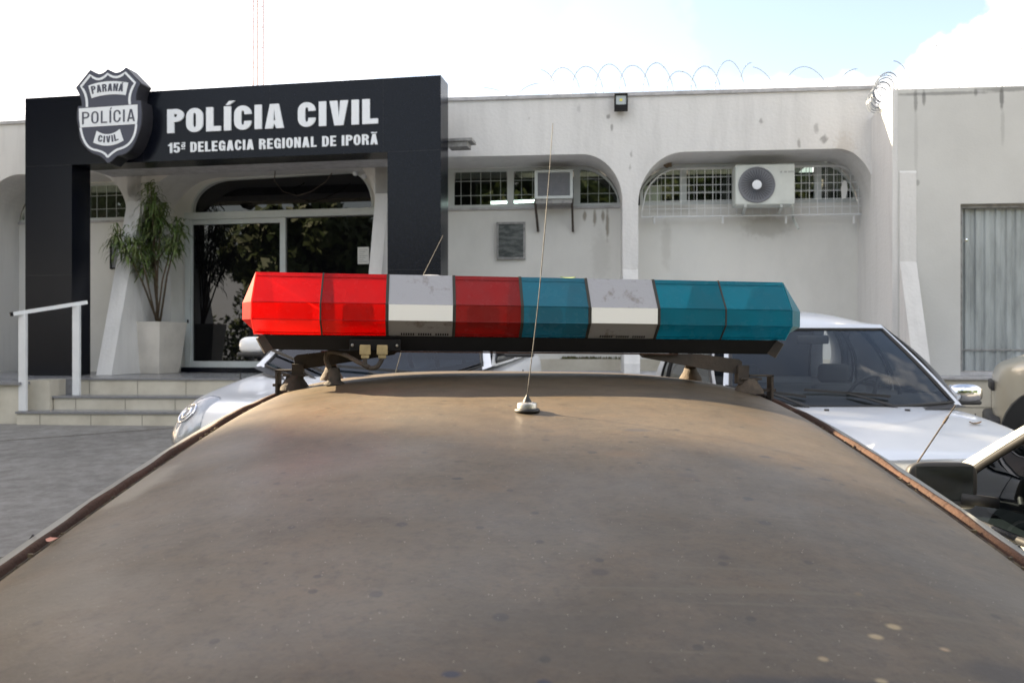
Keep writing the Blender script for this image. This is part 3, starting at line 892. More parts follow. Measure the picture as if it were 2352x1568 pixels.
# ---- granite portal with sign
portal = thing('entrance_portal', 'dark polished granite portal with white station lettering over the entrance', 'portal', (-3.6, 10.4, ZF))
s = lambda px: FP.s(px)
pz1, pz0 = E + 3.232, E + 2.333
outl = [(s(58), ZF + .0), (s(165), ZF), (s(165), pz0), (s(890), pz0), (s(890), ZF), (s(1012.5), ZF), (s(1012.5), pz1), (s(58), pz1)]
m = MB(); m.plate([outl], FP.P, 0, .36)
# fine joints between slabs
for (a, c, z) in [(s(58), s(165), pz0), (s(890), s(1012.5), pz0), (s(58), s(165), E + .9), (s(890), s(1012.5), E + .9)]:
    m.plate([[(a, z - .0015), (c, z - .0015), (c, z + .0015), (a, z + .0015)]], FP.P, -.0015, -.0003, 1)
for px in (330, 620, 880):
    m.plate([[(s(px) - .001, pz0), (s(px) + .001, pz0), (s(px) + .001, pz1), (s(px) - .001, pz1)]], FP.P, -.0015, -.0003, 1)
wpart(m, 'frame', [M['granite'], M['crest_side']], portal)
m = MB(); fbox(m, FP, s(165) + .02, s(890) + .3, pz0 - .0, pz0 + .75, .362, .80)
wpart(m, 'canopy_roof', M['coping'], portal)
m = MB(); fbox(m, FP, s(1012.5) - .02, s(1012.5) + .30, E + 2.525, E + 2.56, .37, .62); fbox(m, FP, s(1012.5) - .01, s(1012.5) + .24, E + 2.46, E + 2.522, .39, .60)
wpart(m, 'canopy_edge', M['ac_metal'], portal)

# ------------------------------------------------------------------ lettering
def rrect(x0, y0, x1, y1, rx, ry, n=7, corners='1111'):
    p = []
    cs = [(x1 - rx, y1 - ry, 0), (x0 + rx, y1 - ry, 90), (x0 + rx, y0 + ry, 180), (x1 - rx, y0 + ry, 270)]
    raw = [(x1, y1), (x0, y1), (x0, y0), (x1, y0)]
    for i, (cx, cy, a) in enumerate(cs):
        if corners[i] == '1': p += arc(cx, cy, rx, ry, a, a + 90, n)
        else: p.append(raw[i])
    return p

def glyph(ch, W_, t, th=None):
    """returns (list of polygons [outline, hole...], advance width); cap height 1"""
    th = th or t * .92
    r, ro = W_ * .48, .34
    ri, rio = max(.01, r - t), max(.02, ro - th)
    def ring_pts():
        o_ = rrect(0, 0, W_, 1, r, ro, 9); i_ = rrect(t, th, W_ - t, 1 - th, ri, rio, 9)
        return o_, i_
    if ch == 'O': o_, i_ = ring_pts(); return [[o_, i_]], W_
    if ch in 'CG':
        o_ = [(W_, .64)] + rrect(0, 0, W_, 1, r, ro, 9)[0:36] + [(W_, .36)]
        i_ = [(W_ - t, .36)] + rrect(t, th, W_ - t, 1 - th, ri, rio, 9)[::-1] + [(W_ - t, .64)]
        if ch == 'C': return [[o_ + i_]], W_
        o_ = [(W_, .64)] + rrect(0, 0, W_, 1, r, ro, 9)[0:27] + arc(W_ * .52 , ro, W_ * .30, ro, 270, 320, 5)
        o_ += [(W_ - t * .55, 0.0 + .06), (W_ - t * .5, 0), (W_, 0), (W_, .53), (W_ * .5, .53), (W_ * .5, .40), (W_ - t, .40), (W_ - t, th + rio)]
        i_ = [p for p in rrect(t, th, W_ - t, 1 - th, ri, rio, 9)[::-1] ]
        # walk inner ring from lower right clockwise to upper right
        i_ = arc(W_ - t - ri, th + rio, ri, rio, 0, -90, 5) + arc(t + ri, th + rio, ri, rio, 270, 180, 7) + arc(t + ri, 1 - th - rio, ri, rio, 180, 90, 7) + arc(W_ - t - ri, 1 - th - rio, ri, rio, 90, 0, 7) + [(W_ - t, .64)]
        return [[o_ + i_]], W_
    if ch == 'D': return [[rrect(0, 0, W_, 1, r, ro, 9, '1001'), rrect(t, th, W_ - t, 1 - th, ri, rio, 9, '1001')]], W_
    if ch in 'PR':
        lo_ = .42
        bow = arc(W_ - r, 1 - .27, r, .27, 90, -90, 14)
        hole = [(t, lo_ + .04 + th)] + arc(W_ - r, 1 - .27, ri, .27 - th, -90, 90, 10) + [(t, 1 - th)]
        hole = [(t, 1 - .54 + th)] + arc(W_ - r, 1 - .27, ri, .27 - th, -90, 90, 10) + [(t, 1 - th)]
        if ch == 'P': return [[[(0, 0), (0, 1)] + bow + [(t, .46), (t, 0)], hole]], W_ * .95
        leg = [(W_ * .70, .50), (W_ * .96, .40), (W_ * 1.02, 0), (W_ - t * .98, 0), (W_ - t * 1.1, .36), (W_ * .52, .46)]
        bow2 = arc(W_ - r, 1 - .27, r, .27, 90, -62, 12)
        leg = [(W_ * .97, .40), (W_ * 1.02, 0), (W_ - t * .98, 0), (W_ - t * 1.06, .34), (W_ * .5, .455)]
        return [[[(0, 0), (0, 1)] + bow2 + leg + [(t, .455), (t, 0)], hole]], W_ * 1.02
    if ch == 'L': return [[[(0, 0), (0, 1), (t, 1), (t, th), (W_ * .86, th), (W_ * .86, 0)]]], W_ * .86
    if ch == 'E': return [[[(0, 0), (0, 1), (W_ * .86, 1), (W_ * .86, 1 - th), (t, 1 - th), (t, .5 + th / 2), (W_ * .8, .5 + th / 2), (W_ * .8, .5 - th / 2), (t, .5 - th / 2), (t, th), (W_ * .88, th), (W_ * .88, 0)]]], W_ * .88
    if ch in 'IÍ':
        g = [[[(0, 0), (0, 1), (t, 1), (t, 0)]]]
        if ch == 'Í': g.append([[(t * .25, 1.06), (t * .75, 1.22), (t * 1.6, 1.22), (t * .8, 1.06)]])
        return g, t
    if ch == 'N': return [[[(0, 0), (0, 1), (t * 1.05, 1), (W_ - t * .95, .42), (W_ - t * .95, 1), (W_, 1), (W_, 0), (W_ - t * 1.05, 0), (t * .95, .58), (t * .95, 0)]]], W_
    if ch == 'V': return [[[(0, 1), (t * 1.08, 1), (W_ * .52, .30), (W_ * 1.04 - t * 1.08, 1), (W_ * 1.04, 1), (W_ * .52 + t * .6, 0), (W_ * .52 - t * .6, 0)]]], W_ * 1.04
    if ch in 'AÃÁ':
        Wa = W_ * 1.08; c = Wa / 2
        g = [[[(0, 0), (c - t * .62, 1), (c + t * .62, 1), (Wa, 0), (Wa - t * 1.06, 0), (Wa - t * 1.3, .20), (t * 1.3, .20), (t * 1.06, 0)], [(t * 1.3 + .035 * 1, .33), (c, .80), (Wa - t * 1.3 - .035, .33)]]]
        if ch == 'Ã': g.append([[(c - .22, 1.07), (c - .2, 1.17), (c - .08, 1.19), (c + .08, 1.15), (c + .2, 1.2), (c + .22, 1.1), (c + .08, 1.06), (c - .08, 1.10), (c - .18, 1.07)]])
        if ch == 'Á': g.append([[(c - t * .2, 1.05), (c + t * .2, 1.2), (c + t * 1.0, 1.2), (c + t * .4, 1.05)]])
        return g, Wa
    if ch == '1': return [[[(W_ * .30, 0), (W_ * .30, .70), (0, .70), (0, .81), (W_ * .22, .86), (W_ * .36, 1), (W_ * .30 + t, 1), (W_ * .30 + t, 0)]]], W_ * .66
    if ch == '5':
        o_ = [(0, .30), (t, .30)] + arc(W_ / 2, .24, W_ / 2 - t, .24 - th * .9, 180, 360, 8) + [(W_ - t, .40)] + arc(W_ / 2, .42, W_ / 2 - t, .10, 0, 180, 7)
        o_ = [(0, .28), (t, .28)] + arc(W_ / 2, .26, W_ / 2 - t, .26 - th, 180, 270, 4) + arc(W_ / 2, .26, W_ / 2 - t, .26 - th, 300, 360, 3) + arc(W_ / 2, .42, W_ / 2 - t, .12, 0, 150, 6) + [(t, .46), (0, .46), (W_ * .06, 1), (W_ * .93, 1), (W_ * .93, 1 - th), (t * 1.0, 1 - th), (t * .92, .62)]
        o_ += arc(W_ / 2, .44, W_ / 2, .22, 110, 0, 7) + arc(W_ / 2, .26, W_ / 2, .26, 0, -180, 12)
        return [[o_]], W_
    if ch == 'ª':
        w2 = W_ * .62
        return [[rrect(0, .50, w2, .82, w2 * .4, .13, 5), rrect(t * .55, .57, w2 - t * .55, .76, w2 * .15, .05, 4)],
                [[(w2 * .1, .92), (w2 * .1, 1.0), (w2, 1.0), (w2 , .84), (w2 - t * .55, .84), (w2 - t * .55, .92)]],
                [[(0, .32), (w2, .32), (w2, .41), (0, .41)]]], w2
    return [], W_ * .55

def text_width(txt, W_, t, gap):
    x = 0
    for ch in txt:
        x += (W_ * .62 if ch == ' ' else glyph(ch, W_, t)[1] + gap)
    return x - gap

def densify(l, step):
    out = []
    for i in range(len(l)):
        a, c = l[i], l[(i + 1) % len(l)]
        k = max(1, int(math.hypot(c[0] - a[0], c[1] - a[1]) / step))
        out += [(a[0] + (c[0] - a[0]) * j / k, a[1] + (c[1] - a[1]) * j / k) for j in range(k)]
    return out

def write(txt, s0, s1, z0, h, fn, o0, o1, W_=.52, t=.19, gap=.10, names='letter', parent=None, m_=None, bend=None):
    tw = text_width(txt, W_, t, gap)
    kx = (s1 - s0) / tw
    x = 0
    for ch in txt:
        if ch == ' ':
            x += W_ * .62; continue
        g, adv = glyph(ch, W_, t)
        mbx = MB()
        for poly in g:
            loops = []
            for l in poly:
                if bend: l = densify(l, .12)
                pts = [(s0 + (x + p[0]) * kx, z0 + p[1] * h) for p in l]
                if bend: pts = [bend(*p) for p in pts]
                cl = []
                for p in pts:
                    if not cl or math.hypot(p[0] - cl[-1][0], p[1] - cl[-1][1]) > 1e-6: cl.append(p)
                if math.hypot(cl[0][0] - cl[-1][0], cl[0][1] - cl[-1][1]) < 1e-6: cl.pop()
                loops.append(cl)
            mbx.plate(loops, fn, o0, o1)
        if parent.parent is None: wpart(mbx, names, m_, parent)
        else: mbx.build(names, m_, parent)
        x += adv + gap

write('POLÍCIA CIVIL', FP.s(386), FP.s(869), E + 2.68, .303, FP.P, -.022, -.001, W_=.55, t=.225, gap=.105, parent=portal, m_=M['letter'])
write('15ª DELEGACIA REGIONAL DE IPORÃ', FP.s(387), FP.s(868), E + 2.430, .128, FP.P, -.012, -.001, W_=.50, t=.185, gap=.115, parent=portal, m_=M['letter'])

# ------------------------------------------------------------------ crest sign
OC = -.22
crest = thing('shield_sign', 'dark shield shaped police sign with white banners mounted on the portal', 'sign', FP.at(245, 370, OC))
def cz(x, y):   # detail-view coordinates -> (s, z) on the face of the shield
    px, py = 150 + x / 6.271, 140 + y / 6.272
    return FP.sz(px, py, OC)
def q(pts): return [cz(*p) for p in pts]
def qarc(p0, pm, p1, n=7):  # curve through three points
    out = []
    for i in range(n):
        t = i / (n - 1)
        out.append(((1 - t) ** 2 * p0[0] + 2 * t * (1 - t) * (2 * pm[0] - (p0[0] + p1[0]) / 2) + t * t * p1[0],
                    (1 - t) ** 2 * p0[1] + 2 * t * (1 - t) * (2 * pm[1] - (p0[1] + p1[1]) / 2) + t * t * p1[1]))
    return out
body = qarc((360, 128), (485, 190), (612, 118)) + qarc((612, 118), (745, 170), (872, 92))[1:] + [(1090, 315)] + qarc((1090, 330), (1040, 440), (1030, 570)) + [(1098, 572)]
body += qarc((1098, 572), (1110, 850), (1050, 1085)) + qarc((1050, 1085), (930, 1300), (755, 1370))[1:] + [(640, 1475)] + qarc((600, 1470), (520, 1390), (400, 1340)) + qarc((380, 1330), (235, 1180), (195, 1000)) + qarc((190, 980), (165, 800), (180, 655))
body += [(235, 650)] + qarc((235, 640), (215, 520), (150, 390))
m = MB(); m.plate([q(body)], FP.P, OC, 0.0)
wpart(m, 'sign_box', M['crest_side'], crest)
inset = [(612 + (x - 612) * .975, 780 + (y - 780) * .985) for x, y in body]
m = MB(); m.plate([q(inset)], FP.P, OC - .004, OC - .001)
wpart(m, 'sign_face', M['crest_dark'], crest)
def stroke(pts, w):
    L_, R_ = [], []
    for i, p in enumerate(pts):
        a = pts[max(0, i - 1)]; c = pts[min(len(pts) - 1, i + 1)]
        dx, dy = c[0] - a[0], c[1] - a[1]; l = math.hypot(dx, dy) or 1
        L_.append((p[0] - dy / l * w, p[1] + dx / l * w)); R_.append((p[0] + dy / l * w, p[1] - dx / l * w))
    return L_ + R_[::-1]
upper = qarc((318, 668), (300, 500), (232, 375)) + [(232, 375), (366, 208)] + qarc((366, 208), (490, 268), (615, 192))[1:] + qarc((615, 192), (745, 240), (868, 172))[1:] + [(1010, 322)] + qarc((1010, 322), (940, 480), (935, 632))[1:]
up2 = []
for p in upper:
    if not up2 or math.hypot(p[0] - up2[-1][0], p[1] - up2[-1][1]) > 2: up2.append(p)
m = MB(); m.plate([q(stroke(up2, 16))], FP.P, OC - .010, OC - .005)
wpart(m, 'border', M['letter'], crest)
band = [(205, 690), (1042, 632), (1042, 730)] + [(1040, 850), (1022, 910), (1000, 915), (245, 962), (222, 960), (205, 850)]
m = MB(); m.plate([q([(202, 690), (1045, 632), (1046, 820), (1036, 912), (222, 963), (205, 850)])], FP.P, OC - .009, OC - .005)
wpart(m, 'banner', M['letter'], crest)
low = qarc((226, 966), (300, 1190), (430, 1285), 10) + qarc((430, 1285), (545, 1320), (612, 1385), 7)[1:] + qarc((618, 1385), (720, 1300), (790, 1270), 7) + qarc((800, 1265), (960, 1150), (1028, 916), 10)
m = MB(); m.plate([q(stroke(low, 15))], FP.P, OC - .010, OC - .005)
wpart(m, 'border', M['letter'], crest)
# curved banners
ban = qarc((338, 362), (610, 300), (912, 318), 12) + qarc((875, 498), (630, 490), (385, 542), 12)
m = MB(); m.plate([q(ban)], FP.P, OC - .010, OC - .005); wpart(m, 'banner', M['letter'], crest)
ban = qarc((458, 1010), (625, 1060), (790, 985), 10) + qarc((845, 1150), (630, 1225), (408, 1180), 10)
m = MB(); m.plate([q(ban)], FP.P, OC - .010, OC - .005); wpart(m, 'banner', M['letter'], crest)
ident = lambda x, y: cz(x, y)
write('POLÍCIA', 250, 1010, 0, 1, FP.P, OC - .013, OC - .0105, W_=.50, t=.115, gap=.16, parent=crest, m_=M['crest_dark'],
      bend=lambda x, y: cz(x, 918 - (x - 250) * .062 - y * 175))
write('PARANÁ', 395, 835, 0, 1, FP.P, OC - .013, OC - .0105, W_=.50, t=.19, gap=.10, parent=crest, m_=M['crest_dark'],
      bend=lambda x, y: cz(x + (x - 615) * .10 * y, 483 - y * 108 - 36 * (1 - ((x - 615) / 220) ** 2) * .55 - (x - 395) * .085))
write('CIVIL', 470, 775, 0, 1, FP.P, OC - .013, OC - .0105, W_=.52, t=.19, gap=.12, parent=crest, m_=M['crest_dark'],
      bend=lambda x, y: cz(x - (x - 622) * .16 * y, 1158 - y * 95 + 30 * (1 - ((x - 622) / 160) ** 2) - (x - 470) * .06))

# ------------------------------------------------------------------ wall equipment
# window air conditioner
ac = thing('window_air_conditioner', 'grey box air conditioner set in the window left of the arch pier', 'air conditioner', FR.at(1270, 480, DIN))
oo = DIN - .30
a, c = FR.s(1228, oo), FR.s(1316, oo); zt_, zb_ = FR.z(1270, 390, oo), FR.z(1270, 456, oo)
m = MB(); m.plate([[(a, zb_), (c, zb_), (c, zt_), (a, zt_)], [(a + .04, zb_ + .035), (c - .04, zb_ + .035), (c - .04, zt_ - .035), (a + .04, zt_ - .035)]], FR.P, oo, oo + .025)
wpart(m, 'front_frame', M['alu'], ac)
m = MB(); fbox(m, FR, a + .012, c - .012, zb_ - .06, zt_ - .012, oo + .026, DIN + .1)
wpart(m, 'case', M['ac_metal'], ac)
m = MB()
for k in range(16):
    z = zb_ + .045 + k * (zt_ - zb_ - .09) / 15
    fbox(m, FR, a + .04, c - .04, z - .006, z + .006, oo + .012, oo + .024)
wpart(m, 'louvre_grille', M['ac_grey'], ac)
for px, px2 in ((1229, 1236), (1314, 1316)):
    m = MB(); m.bar(FR.at(px, 462, oo + .05), FR.at(px2, 532, DIN - .02), .03, .03)
    m.bar(FR.at(px, 466, oo + .03), FR.at(px, 466, DIN), .03, .02)
    wpart(m, 'bracket', M['black_dust'], ac)

# split outdoor unit
au = thing('outdoor_air_unit', 'white split air conditioner outdoor unit with round grey fan grille', 'air conditioner', FR.at(1757, 475, DIN - .2))
oo = DIN - .48
a, c = FR.s(1689, oo), FR.s(1826, oo); zt_, zb_ = FR.z(1757, 377, oo), FR.z(1757, 470, oo)
m = MB(); fbox(m, FR, a, c, zb_, zt_, oo, oo + .28, 0, .015)
wpart(m, 'case', M['ac_white'], au)
m = MB(); cc = FR.at(1738, 425, oo); Rm = roty(FR)
def disc(mbx, c0, prof, n=40):
    vs = []
    for r, d in prof:
        for k in range(n):
            t = 2 * math.pi * k / n
            vs.append(Vector(c0) + Rm @ Vector((r * math.cos(t), d, r * math.sin(t))))
    fs = [(i * n + k, i * n + (k + 1) % n, (i + 1) * n + (k + 1) % n, (i + 1) * n + k) for i in range(len(prof) - 1) for k in range(n)]
    mbx.add(vs, fs)
disc(m, cc, [(.232, 0), (.232, -.012), (.218, -.018), (.214, -.004), (.0001, -.004)])
wpart(m, 'fan_recess', M['ac_grey'], au)
m = MB()
for k in range(32):
    t = 2 * math.pi * k / 32
    d = Rm @ Vector((math.cos(t), 0, math.sin(t)))
    tw = Rm @ Vector((math.cos(t + .25), 0, math.sin(t + .25)))
    f = Rm @ Vector((0, -.012, 0))
    m.bar(Vector(cc) + d * .06 + f, Vector(cc) + tw * .195 + f, .009, .006)
wpart(m, 'fan_grille', M['ac_dark'], au)
m = MB(); disc(m, cc, [(.060, -.006), (.060, -.02), (.050, -.024), (.0001, -.026)], 24); wpart(m, 'fan_hub', M['letter'], au)
m = MB(); fbox(m, FR, FR.s(1790, oo), FR.s(1820, oo), zb_ + .045, zt_ - .05, oo - .004, oo - .001)
wpart(m, 'side_panel', M['ac_white'], au)
m = MB()
s0_ = FR.s(1792, oo); z_ = FR.z(1800, 397, oo)
for k, w in enumerate([.022, .0, .020, .010, .018, .018, .016]):
    if w: fbox(m, FR, s0_ + k * .025, s0_ + k * .025 + w, z_, z_ + .022, oo - .006, oo - .0045)
wpart(m, 'faint_logo', M['ac_print'], au)
for px in (1712, 1795):
    m = MB(); m.bar(FR.at(px, 474, oo + .02), FR.at(px - 6, 492, DIN), .035, .02); m.bar(FR.at(px, 473, oo), FR.at(px, 470, DIN), .035, .03)
    wpart(m, 'bracket', M['alu'], au)
m = MB(); m.tube([FR.at(1820, 472, oo + .15), FR.at(1822, 500, DIN - .06), FR.at(1824, 506, DIN - .06), FR.at(1834, 526, DIN - .12)], .018, 8)
wpart(m, 'drain_hose', M['ac_white'], au)

# cage grille over right windows
cage = thing('window_cage', 'white welded mesh security cage over the right arched window', 'security grille', FR.at(1730, 500, .45))
oc = DIN - .16
cs0, cs1 = FR.s(1474, oc), FR.s(1996, oc)
topC = lambda s: arch_z(s, cs0, cs1, .50, .46, .56, ZA - .10)
zbC = E + 1.70
m = MB()
sx = cs0
while sx <= cs1 + .001:
    if topC(sx) > zbC + .02: m.bar(FR.P(sx, zbC, oc), FR.P(sx, topC(sx), oc), .007, .007)
    sx += .104
z = zbC
while z < ZA - .1:
    xs_ = [s_ for s_ in lin(cs0, cs1, 200) if topC(s_) >= z]
    if xs_: m.bar(FR.P(xs_[0], z, oc - .007), FR.P(xs_[-1], z, oc - .007), .007, .007)
    z += .104
wpart(m, 'mesh', M['white_metal'], cage)
m = MB()
ring = [FR.P(cs0, zbC, oc)] + [FR.P(s_, topC(s_), oc) for s_ in lin(cs0, cs1, 60)] + [FR.P(cs1, zbC, oc), FR.P(cs0, zbC, oc)]
m.tube(ring, .011, 6)
wpart(m, 'border_bar', M['white_metal'], cage)
for px in (1503, 1660, 1805, 1961):
    m = MB(); m.bar(FR.at(px, 496, oc), FR.at(px, 513, oc), .028, .02); m.bar(FR.at(px, 497, oc), FR.at(px, 499, DIN), .02, .02)
    wpart(m, 'bracket', M['white_metal'], cage)
for (px, py) in ((1503, 395), (1657, 362), (1800, 358), (1958, 392)):
    m = MB(); m.bar(FR.at(px, py, oc), FR.at(px - 2, py - 9, oc - .02), .022, .02); wpart(m, 'bracket', M['white_metal'], cage)
# torn paper hanging in the mesh
pp = MB(); s_ = FR.s(1938, oc); z_ = FR.z(1938, 458, oc)
pp.plate([[(s_ - .03, z_), (s_ + .02, z_ + .01), (s_ + .045, z_ + .13), (s_ + .03, z_ + .24), (s_ - .01, z_ + .25), (s_ - .04, z_ + .15)]], FR.P, oc - .016, oc - .012)
o = pp.build('torn_paper', M['paper']); tag(o, 'torn yellowish paper scrap caught in the window mesh', 'paper')

# wasp nest in the cage corner
m = MB(); c_ = FR.at(1534, 378, oc + .02)
bm = bmesh.new(); bmesh.ops.create_icosphere(bm, subdivisions=3, radius=.042)
for v in bm.verts: v.co = v.co * (1 + .18 * math.sin(v.co.x * 120 + v.co.z * 90)) ; v.co.x *= 1.4
m.add([v.co + c_ for v in bm.verts], [[v.index for v in f.verts] for f in bm.faces]); bm.free()
tag(m.build('wasp_nest', M['bark'], smooth=True), 'small brown wasp nest in the upper corner of the arched window', 'nest')

# plaque
pl = thing('wall_plaque', 'weathered dark memorial plaque on the wall left of the arch pier', 'plaque', FR.at(1174, 597, DIN))
a, c = FR.s(1141, DIN), FR.s(1207, DIN); z0_, z1_ = FR.z(1174, 596, DIN), FR.z(1174, 511, DIN)
m = MB(); m.plate([[(a, z0_), (c, z0_), (c, z1_), (a, z1_)], [(a + .028, z0_ + .028), (c - .028, z0_ + .028), (c - .028, z1_ - .028), (a + .028, z1_ - .028)]], FR.P, DIN - .045, DIN)
wpart(m, 'plaque_frame', M['ac_metal'], pl)
m = MB(); fbox(m, FR, a + .027, c - .027, z0_ + .027, z1_ - .027, DIN - .03, DIN)
wpart(m, 'plaque_face', M['plaque'], pl)

# flood light
fl = thing('flood_light', 'small black square flood light fixed below the parapet edge', 'lamp', FR.at(1426, 254, 0))
oo = -.12
a, c = FR.s(1411, oo), FR.s(1442, oo); zb_, zt_ = FR.z(1426, 253, oo), FR.z(1426, 215, oo)
m = MB(); m.plate([[(a, zb_ + .05), (c, zb_ + .05), (c, zt_), (a, zt_)], [(a + .02, zb_ + .068), (c - .02, zb_ + .068), (c - .02, zt_ - .02), (a + .02, zt_ - .02)]], FR.P, oo - .01, oo + .03)
fbox(m, FR, a, c, zb_, zt_, oo + .03, oo + .07); fbox(m, FR, a, c, zb_, zb_ + .05, oo - .01, oo + .03)
wpart(m, 'housing', M['black'], fl)
m = MB(); fbox(m, FR, a + .02, c - .02, zb_ + .068, zt_ - .02, oo + .012, oo + .029); wpart(m, 'lamp_glass', M['led_glass'], fl)
m = MB(); mid = (a + c) / 2; zm = (zb_ + zt_) / 2 + .025; fbox(m, FR, mid - .016, mid + .016, zm - .014, zm + .014, oo + .007, oo + .0115); wpart(m, 'led_chip', M['yellow_led'], fl)
m = MB(); fbox(m, FR, mid - .05, mid + .05, zb_ + .02, zb_ + .07, oo + .07, -.001); wpart(m, 'bracket', M['black'], fl)

# cable looping under the portal
m = MB()
pts = [FL.at(632, 372, .2), FL.at(632, 395, .3), FL.at(630, 415, .45), FL.at(650, 440, .5), FL.at(683, 450, .5), FL.at(715, 440, .5), FL.at(748, 418, .45), FL.at(762, 398, .4)]
sm = []
for i in range(len(pts) - 1):
    for k in range(4):
        sm.append(pts[i].lerp(pts[i + 1], k / 4))
m.tube(sm + [pts[-1]], .007, 6)
tag(m.build('cable', M['rubber'], smooth=True), 'loose dark cable looping below the portal ceiling', 'cable')

# dome lamps at the fanlight corner
for i, (px, py) in enumerate([(816, 398), (836, 405)]):
    m = MB(); c0 = FL.at(px, py, DIN - .06)
    m.lathe([(.0001, -.03), (.03, -.02), (.04, 0), (.03, .02), (.0001, .03)], c0, 16, 'y')
    o = m.build('small_lamp', M['letter'], smooth=True)
    tag(o, ['left small round white lamp in the corner of the door arch', 'right small round white lamp in the corner of the door arch'][i], 'lamp', 'small lamps at the door arch')

# ------------------------------------------------------------------ razor wire
def coil(fr, px0, px1, zbase, r, pitch, off, seed, wob=.25, name='razor_wire', label=''):
    rnd = random.Random(seed)
    m = MB()
    s0_, s1_ = fr.s(px0), fr.s(px1)
    n_t = int(abs(s1_ - s0_) / pitch)
    pts = []
    steps_ = 26
    rr_ = [r * (1 + rnd.uniform(-wob, wob)) for _ in range(n_t + 2)]
    for i in range(n_t * steps_):
        t = i / steps_; k = int(t); f = t - k
        rad = rr_[k] * (1 - f) + rr_[k + 1] * f
        a = 2 * math.pi * t
        ss = s0_ + (s1_ - s0_) * t / n_t + .12 * math.sin(a)
        z = zbase + rad * .92 + rad * math.cos(a)
        if z < zbase - .02: z = zbase - .02
        pts.append(fr.P(ss, z, off + rad * .55 * math.sin(a)))
    m.tube(pts, .0048, 5, cap=False)
    for i in range(0, len(pts), 3):
        p = pts[i]; d = Vector((rnd.uniform(-1, 1), rnd.uniform(-1, 1), rnd.uniform(-1, 1))).normalized() * .016
        m.bar(p - d, p + d, .003, .003)
    o = m.build(name, M['wire']); tag(o, label, 'razor wire', 'coils of razor wire on the roof edges')
coil(FR, 1105, 1245, ZT + .04, .13, .42, .3, 3, label='low flattened razor wire coil on the parapet beside the portal')
coil(FR, 1240, 1745, ZT + .04, .225, .30, .35, 5, .16, label='tall razor wire coil on the parapet above the flood light')
coil(FR, 1745, 2000, ZT + .04, .22, .50, .4, 9, label='loose razor wire coil on the parapet above the outdoor air unit')
coil(FL, -60, 180, ZT + .04, .10, .35, .3, 12, label='razor wire on the roof edge left of the shield sign')
coil(FL, 300, 420, ZT + .06, .14, .30, .25, 14, label='razor wire on the roof edge right of the shield sign')
coil(Frame(FR.a - .72, FR.b), 2075, 2480, zta + .0, .28, .40, .3, 21, .3, label='razor wire coil along the top of the grey side building')
# tightly bundled roll at the corner
m = MB(); rnd = random.Random(4)
for k in range(9):
    c0 = FR.at(2014 + k * 3.0, 232 - k * 4.5, -.35 + k * .05)
    r = .13 + rnd.uniform(-.02, .02)
    tl = .5 + rnd.uniform(-.15, .15)
    pts = [c0 + Vector((r * math.cos(t), r * .5 * math.sin(t), r * math.sin(t) * 1.3 + tl * r * math.cos(t))) for t in lin(0, 2 * math.pi, 28)]
    m.tube(pts, .0075 if k % 2 else .005, 5, cap=False)
    for i in range(0, 28, 2):
        d = Vector((rnd.uniform(-1, 1), rnd.uniform(-1, 1), rnd.uniform(-1, 1))).normalized() * .02
        m.bar(pts[i] - d, pts[i] + d, .004, .004)
tag(m.build('razor_wire', M['wire']), 'tight bundled roll of razor wire at the corner beside the grey side building', 'razor wire', 'coils of razor wire on the roof edges')

# ------------------------------------------------------------------ lattice mast far behind
mast = thing('radio_mast', 'thin red and white lattice radio mast rising behind the portal', 'mast', wpt(592, 34, ground_z(34)))
Ym = 34.0
mx0 = (592 - CX) / FPX * Ym
legs = [Vector((mx0 - .19, Ym, 0)), Vector((mx0 + .05, Ym - .2, 0)), Vector((mx0 + .19, Ym + .12, 0))]
for l in legs:
    m = MB(); m.tube([l + Vector((0, 0, .5)), l + Vector((0, 0, 22))], .030, 6); wpart(m, 'leg', M['lattice'], mast)
m = MB()
z = 1.0; k = 0
while z < 21.5:
    for i in range(3):
        a, c = legs[i], legs[(i + 1) % 3]
        m.bar(a + Vector((0, 0, z)), c + Vector((0, 0, z)), .016, .016)
        m.bar(a + Vector((0, 0, z)), c + Vector((0, 0, z + .82)), .009, .009)
    z += .84
wpart(m, 'lattice_brace', M['lattice'], mast)

# ------------------------------------------------------------------ potted plant
pot = thing('planter', 'tapered white planter holding a tall plant beside the door', 'planter', FL.at(362, 857, .62))
pc = Vector(FL.at(362, 857, .14)); pc.z = ZF
def polyring(c, r, z, n=6, rot=.35):
    return [Vector((c.x + r * math.cos(2 * math.pi * k / n + rot), c.y + r * math.sin(2 * math.pi * k / n + rot), z)) for k in range(n)]
m = MB()
zt_ = ZF + .72
prof = [(.27, ZF), (.30, ZF + .10), (.39, zt_), (.36, zt_), (.34, zt_ - .06)]
vs = []
for r, z in prof: vs += polyring(pc, r, z, 4, math.radians(45 - 18))
fs = [(i * 4 + k, i * 4 + (k + 1) % 4, (i + 1) * 4 + (k + 1) % 4, (i + 1) * 4 + k) for i in range(len(prof) - 1) for k in range(4)] + [(0, 1, 2, 3)]
m.add(vs, fs); po_ = wpart(m, 'pot', M['pot'], pot)
m = MB(); m.add(polyring(pc, .35, zt_ - .05, 4, math.radians(27)), [(0, 1, 2, 3)]); wpart(m, 'soil', M['soil'], pot)
plant = thing('potted_dracaena', 'tall green strap leaved plant growing from the white planter', 'plant', pc + Vector((0, 0, .67)))
rnd = random.Random(11)
stemtops = [(-.42, .1, 1.50), (.02, 0, 2.05), (.34, .05, 1.72), (-.12, -.1, 1.75), (.20, -.08, 2.3), (-.25, 0, 2.45), (.5, .05, 1.55), (0, .05, 2.75)]
def hpx(px, py, Y=None):
    Y = Y or pc.y
    return Vector(((px - CX) / FPX * Y, Y, E + (HY - py) * Y / FPX))
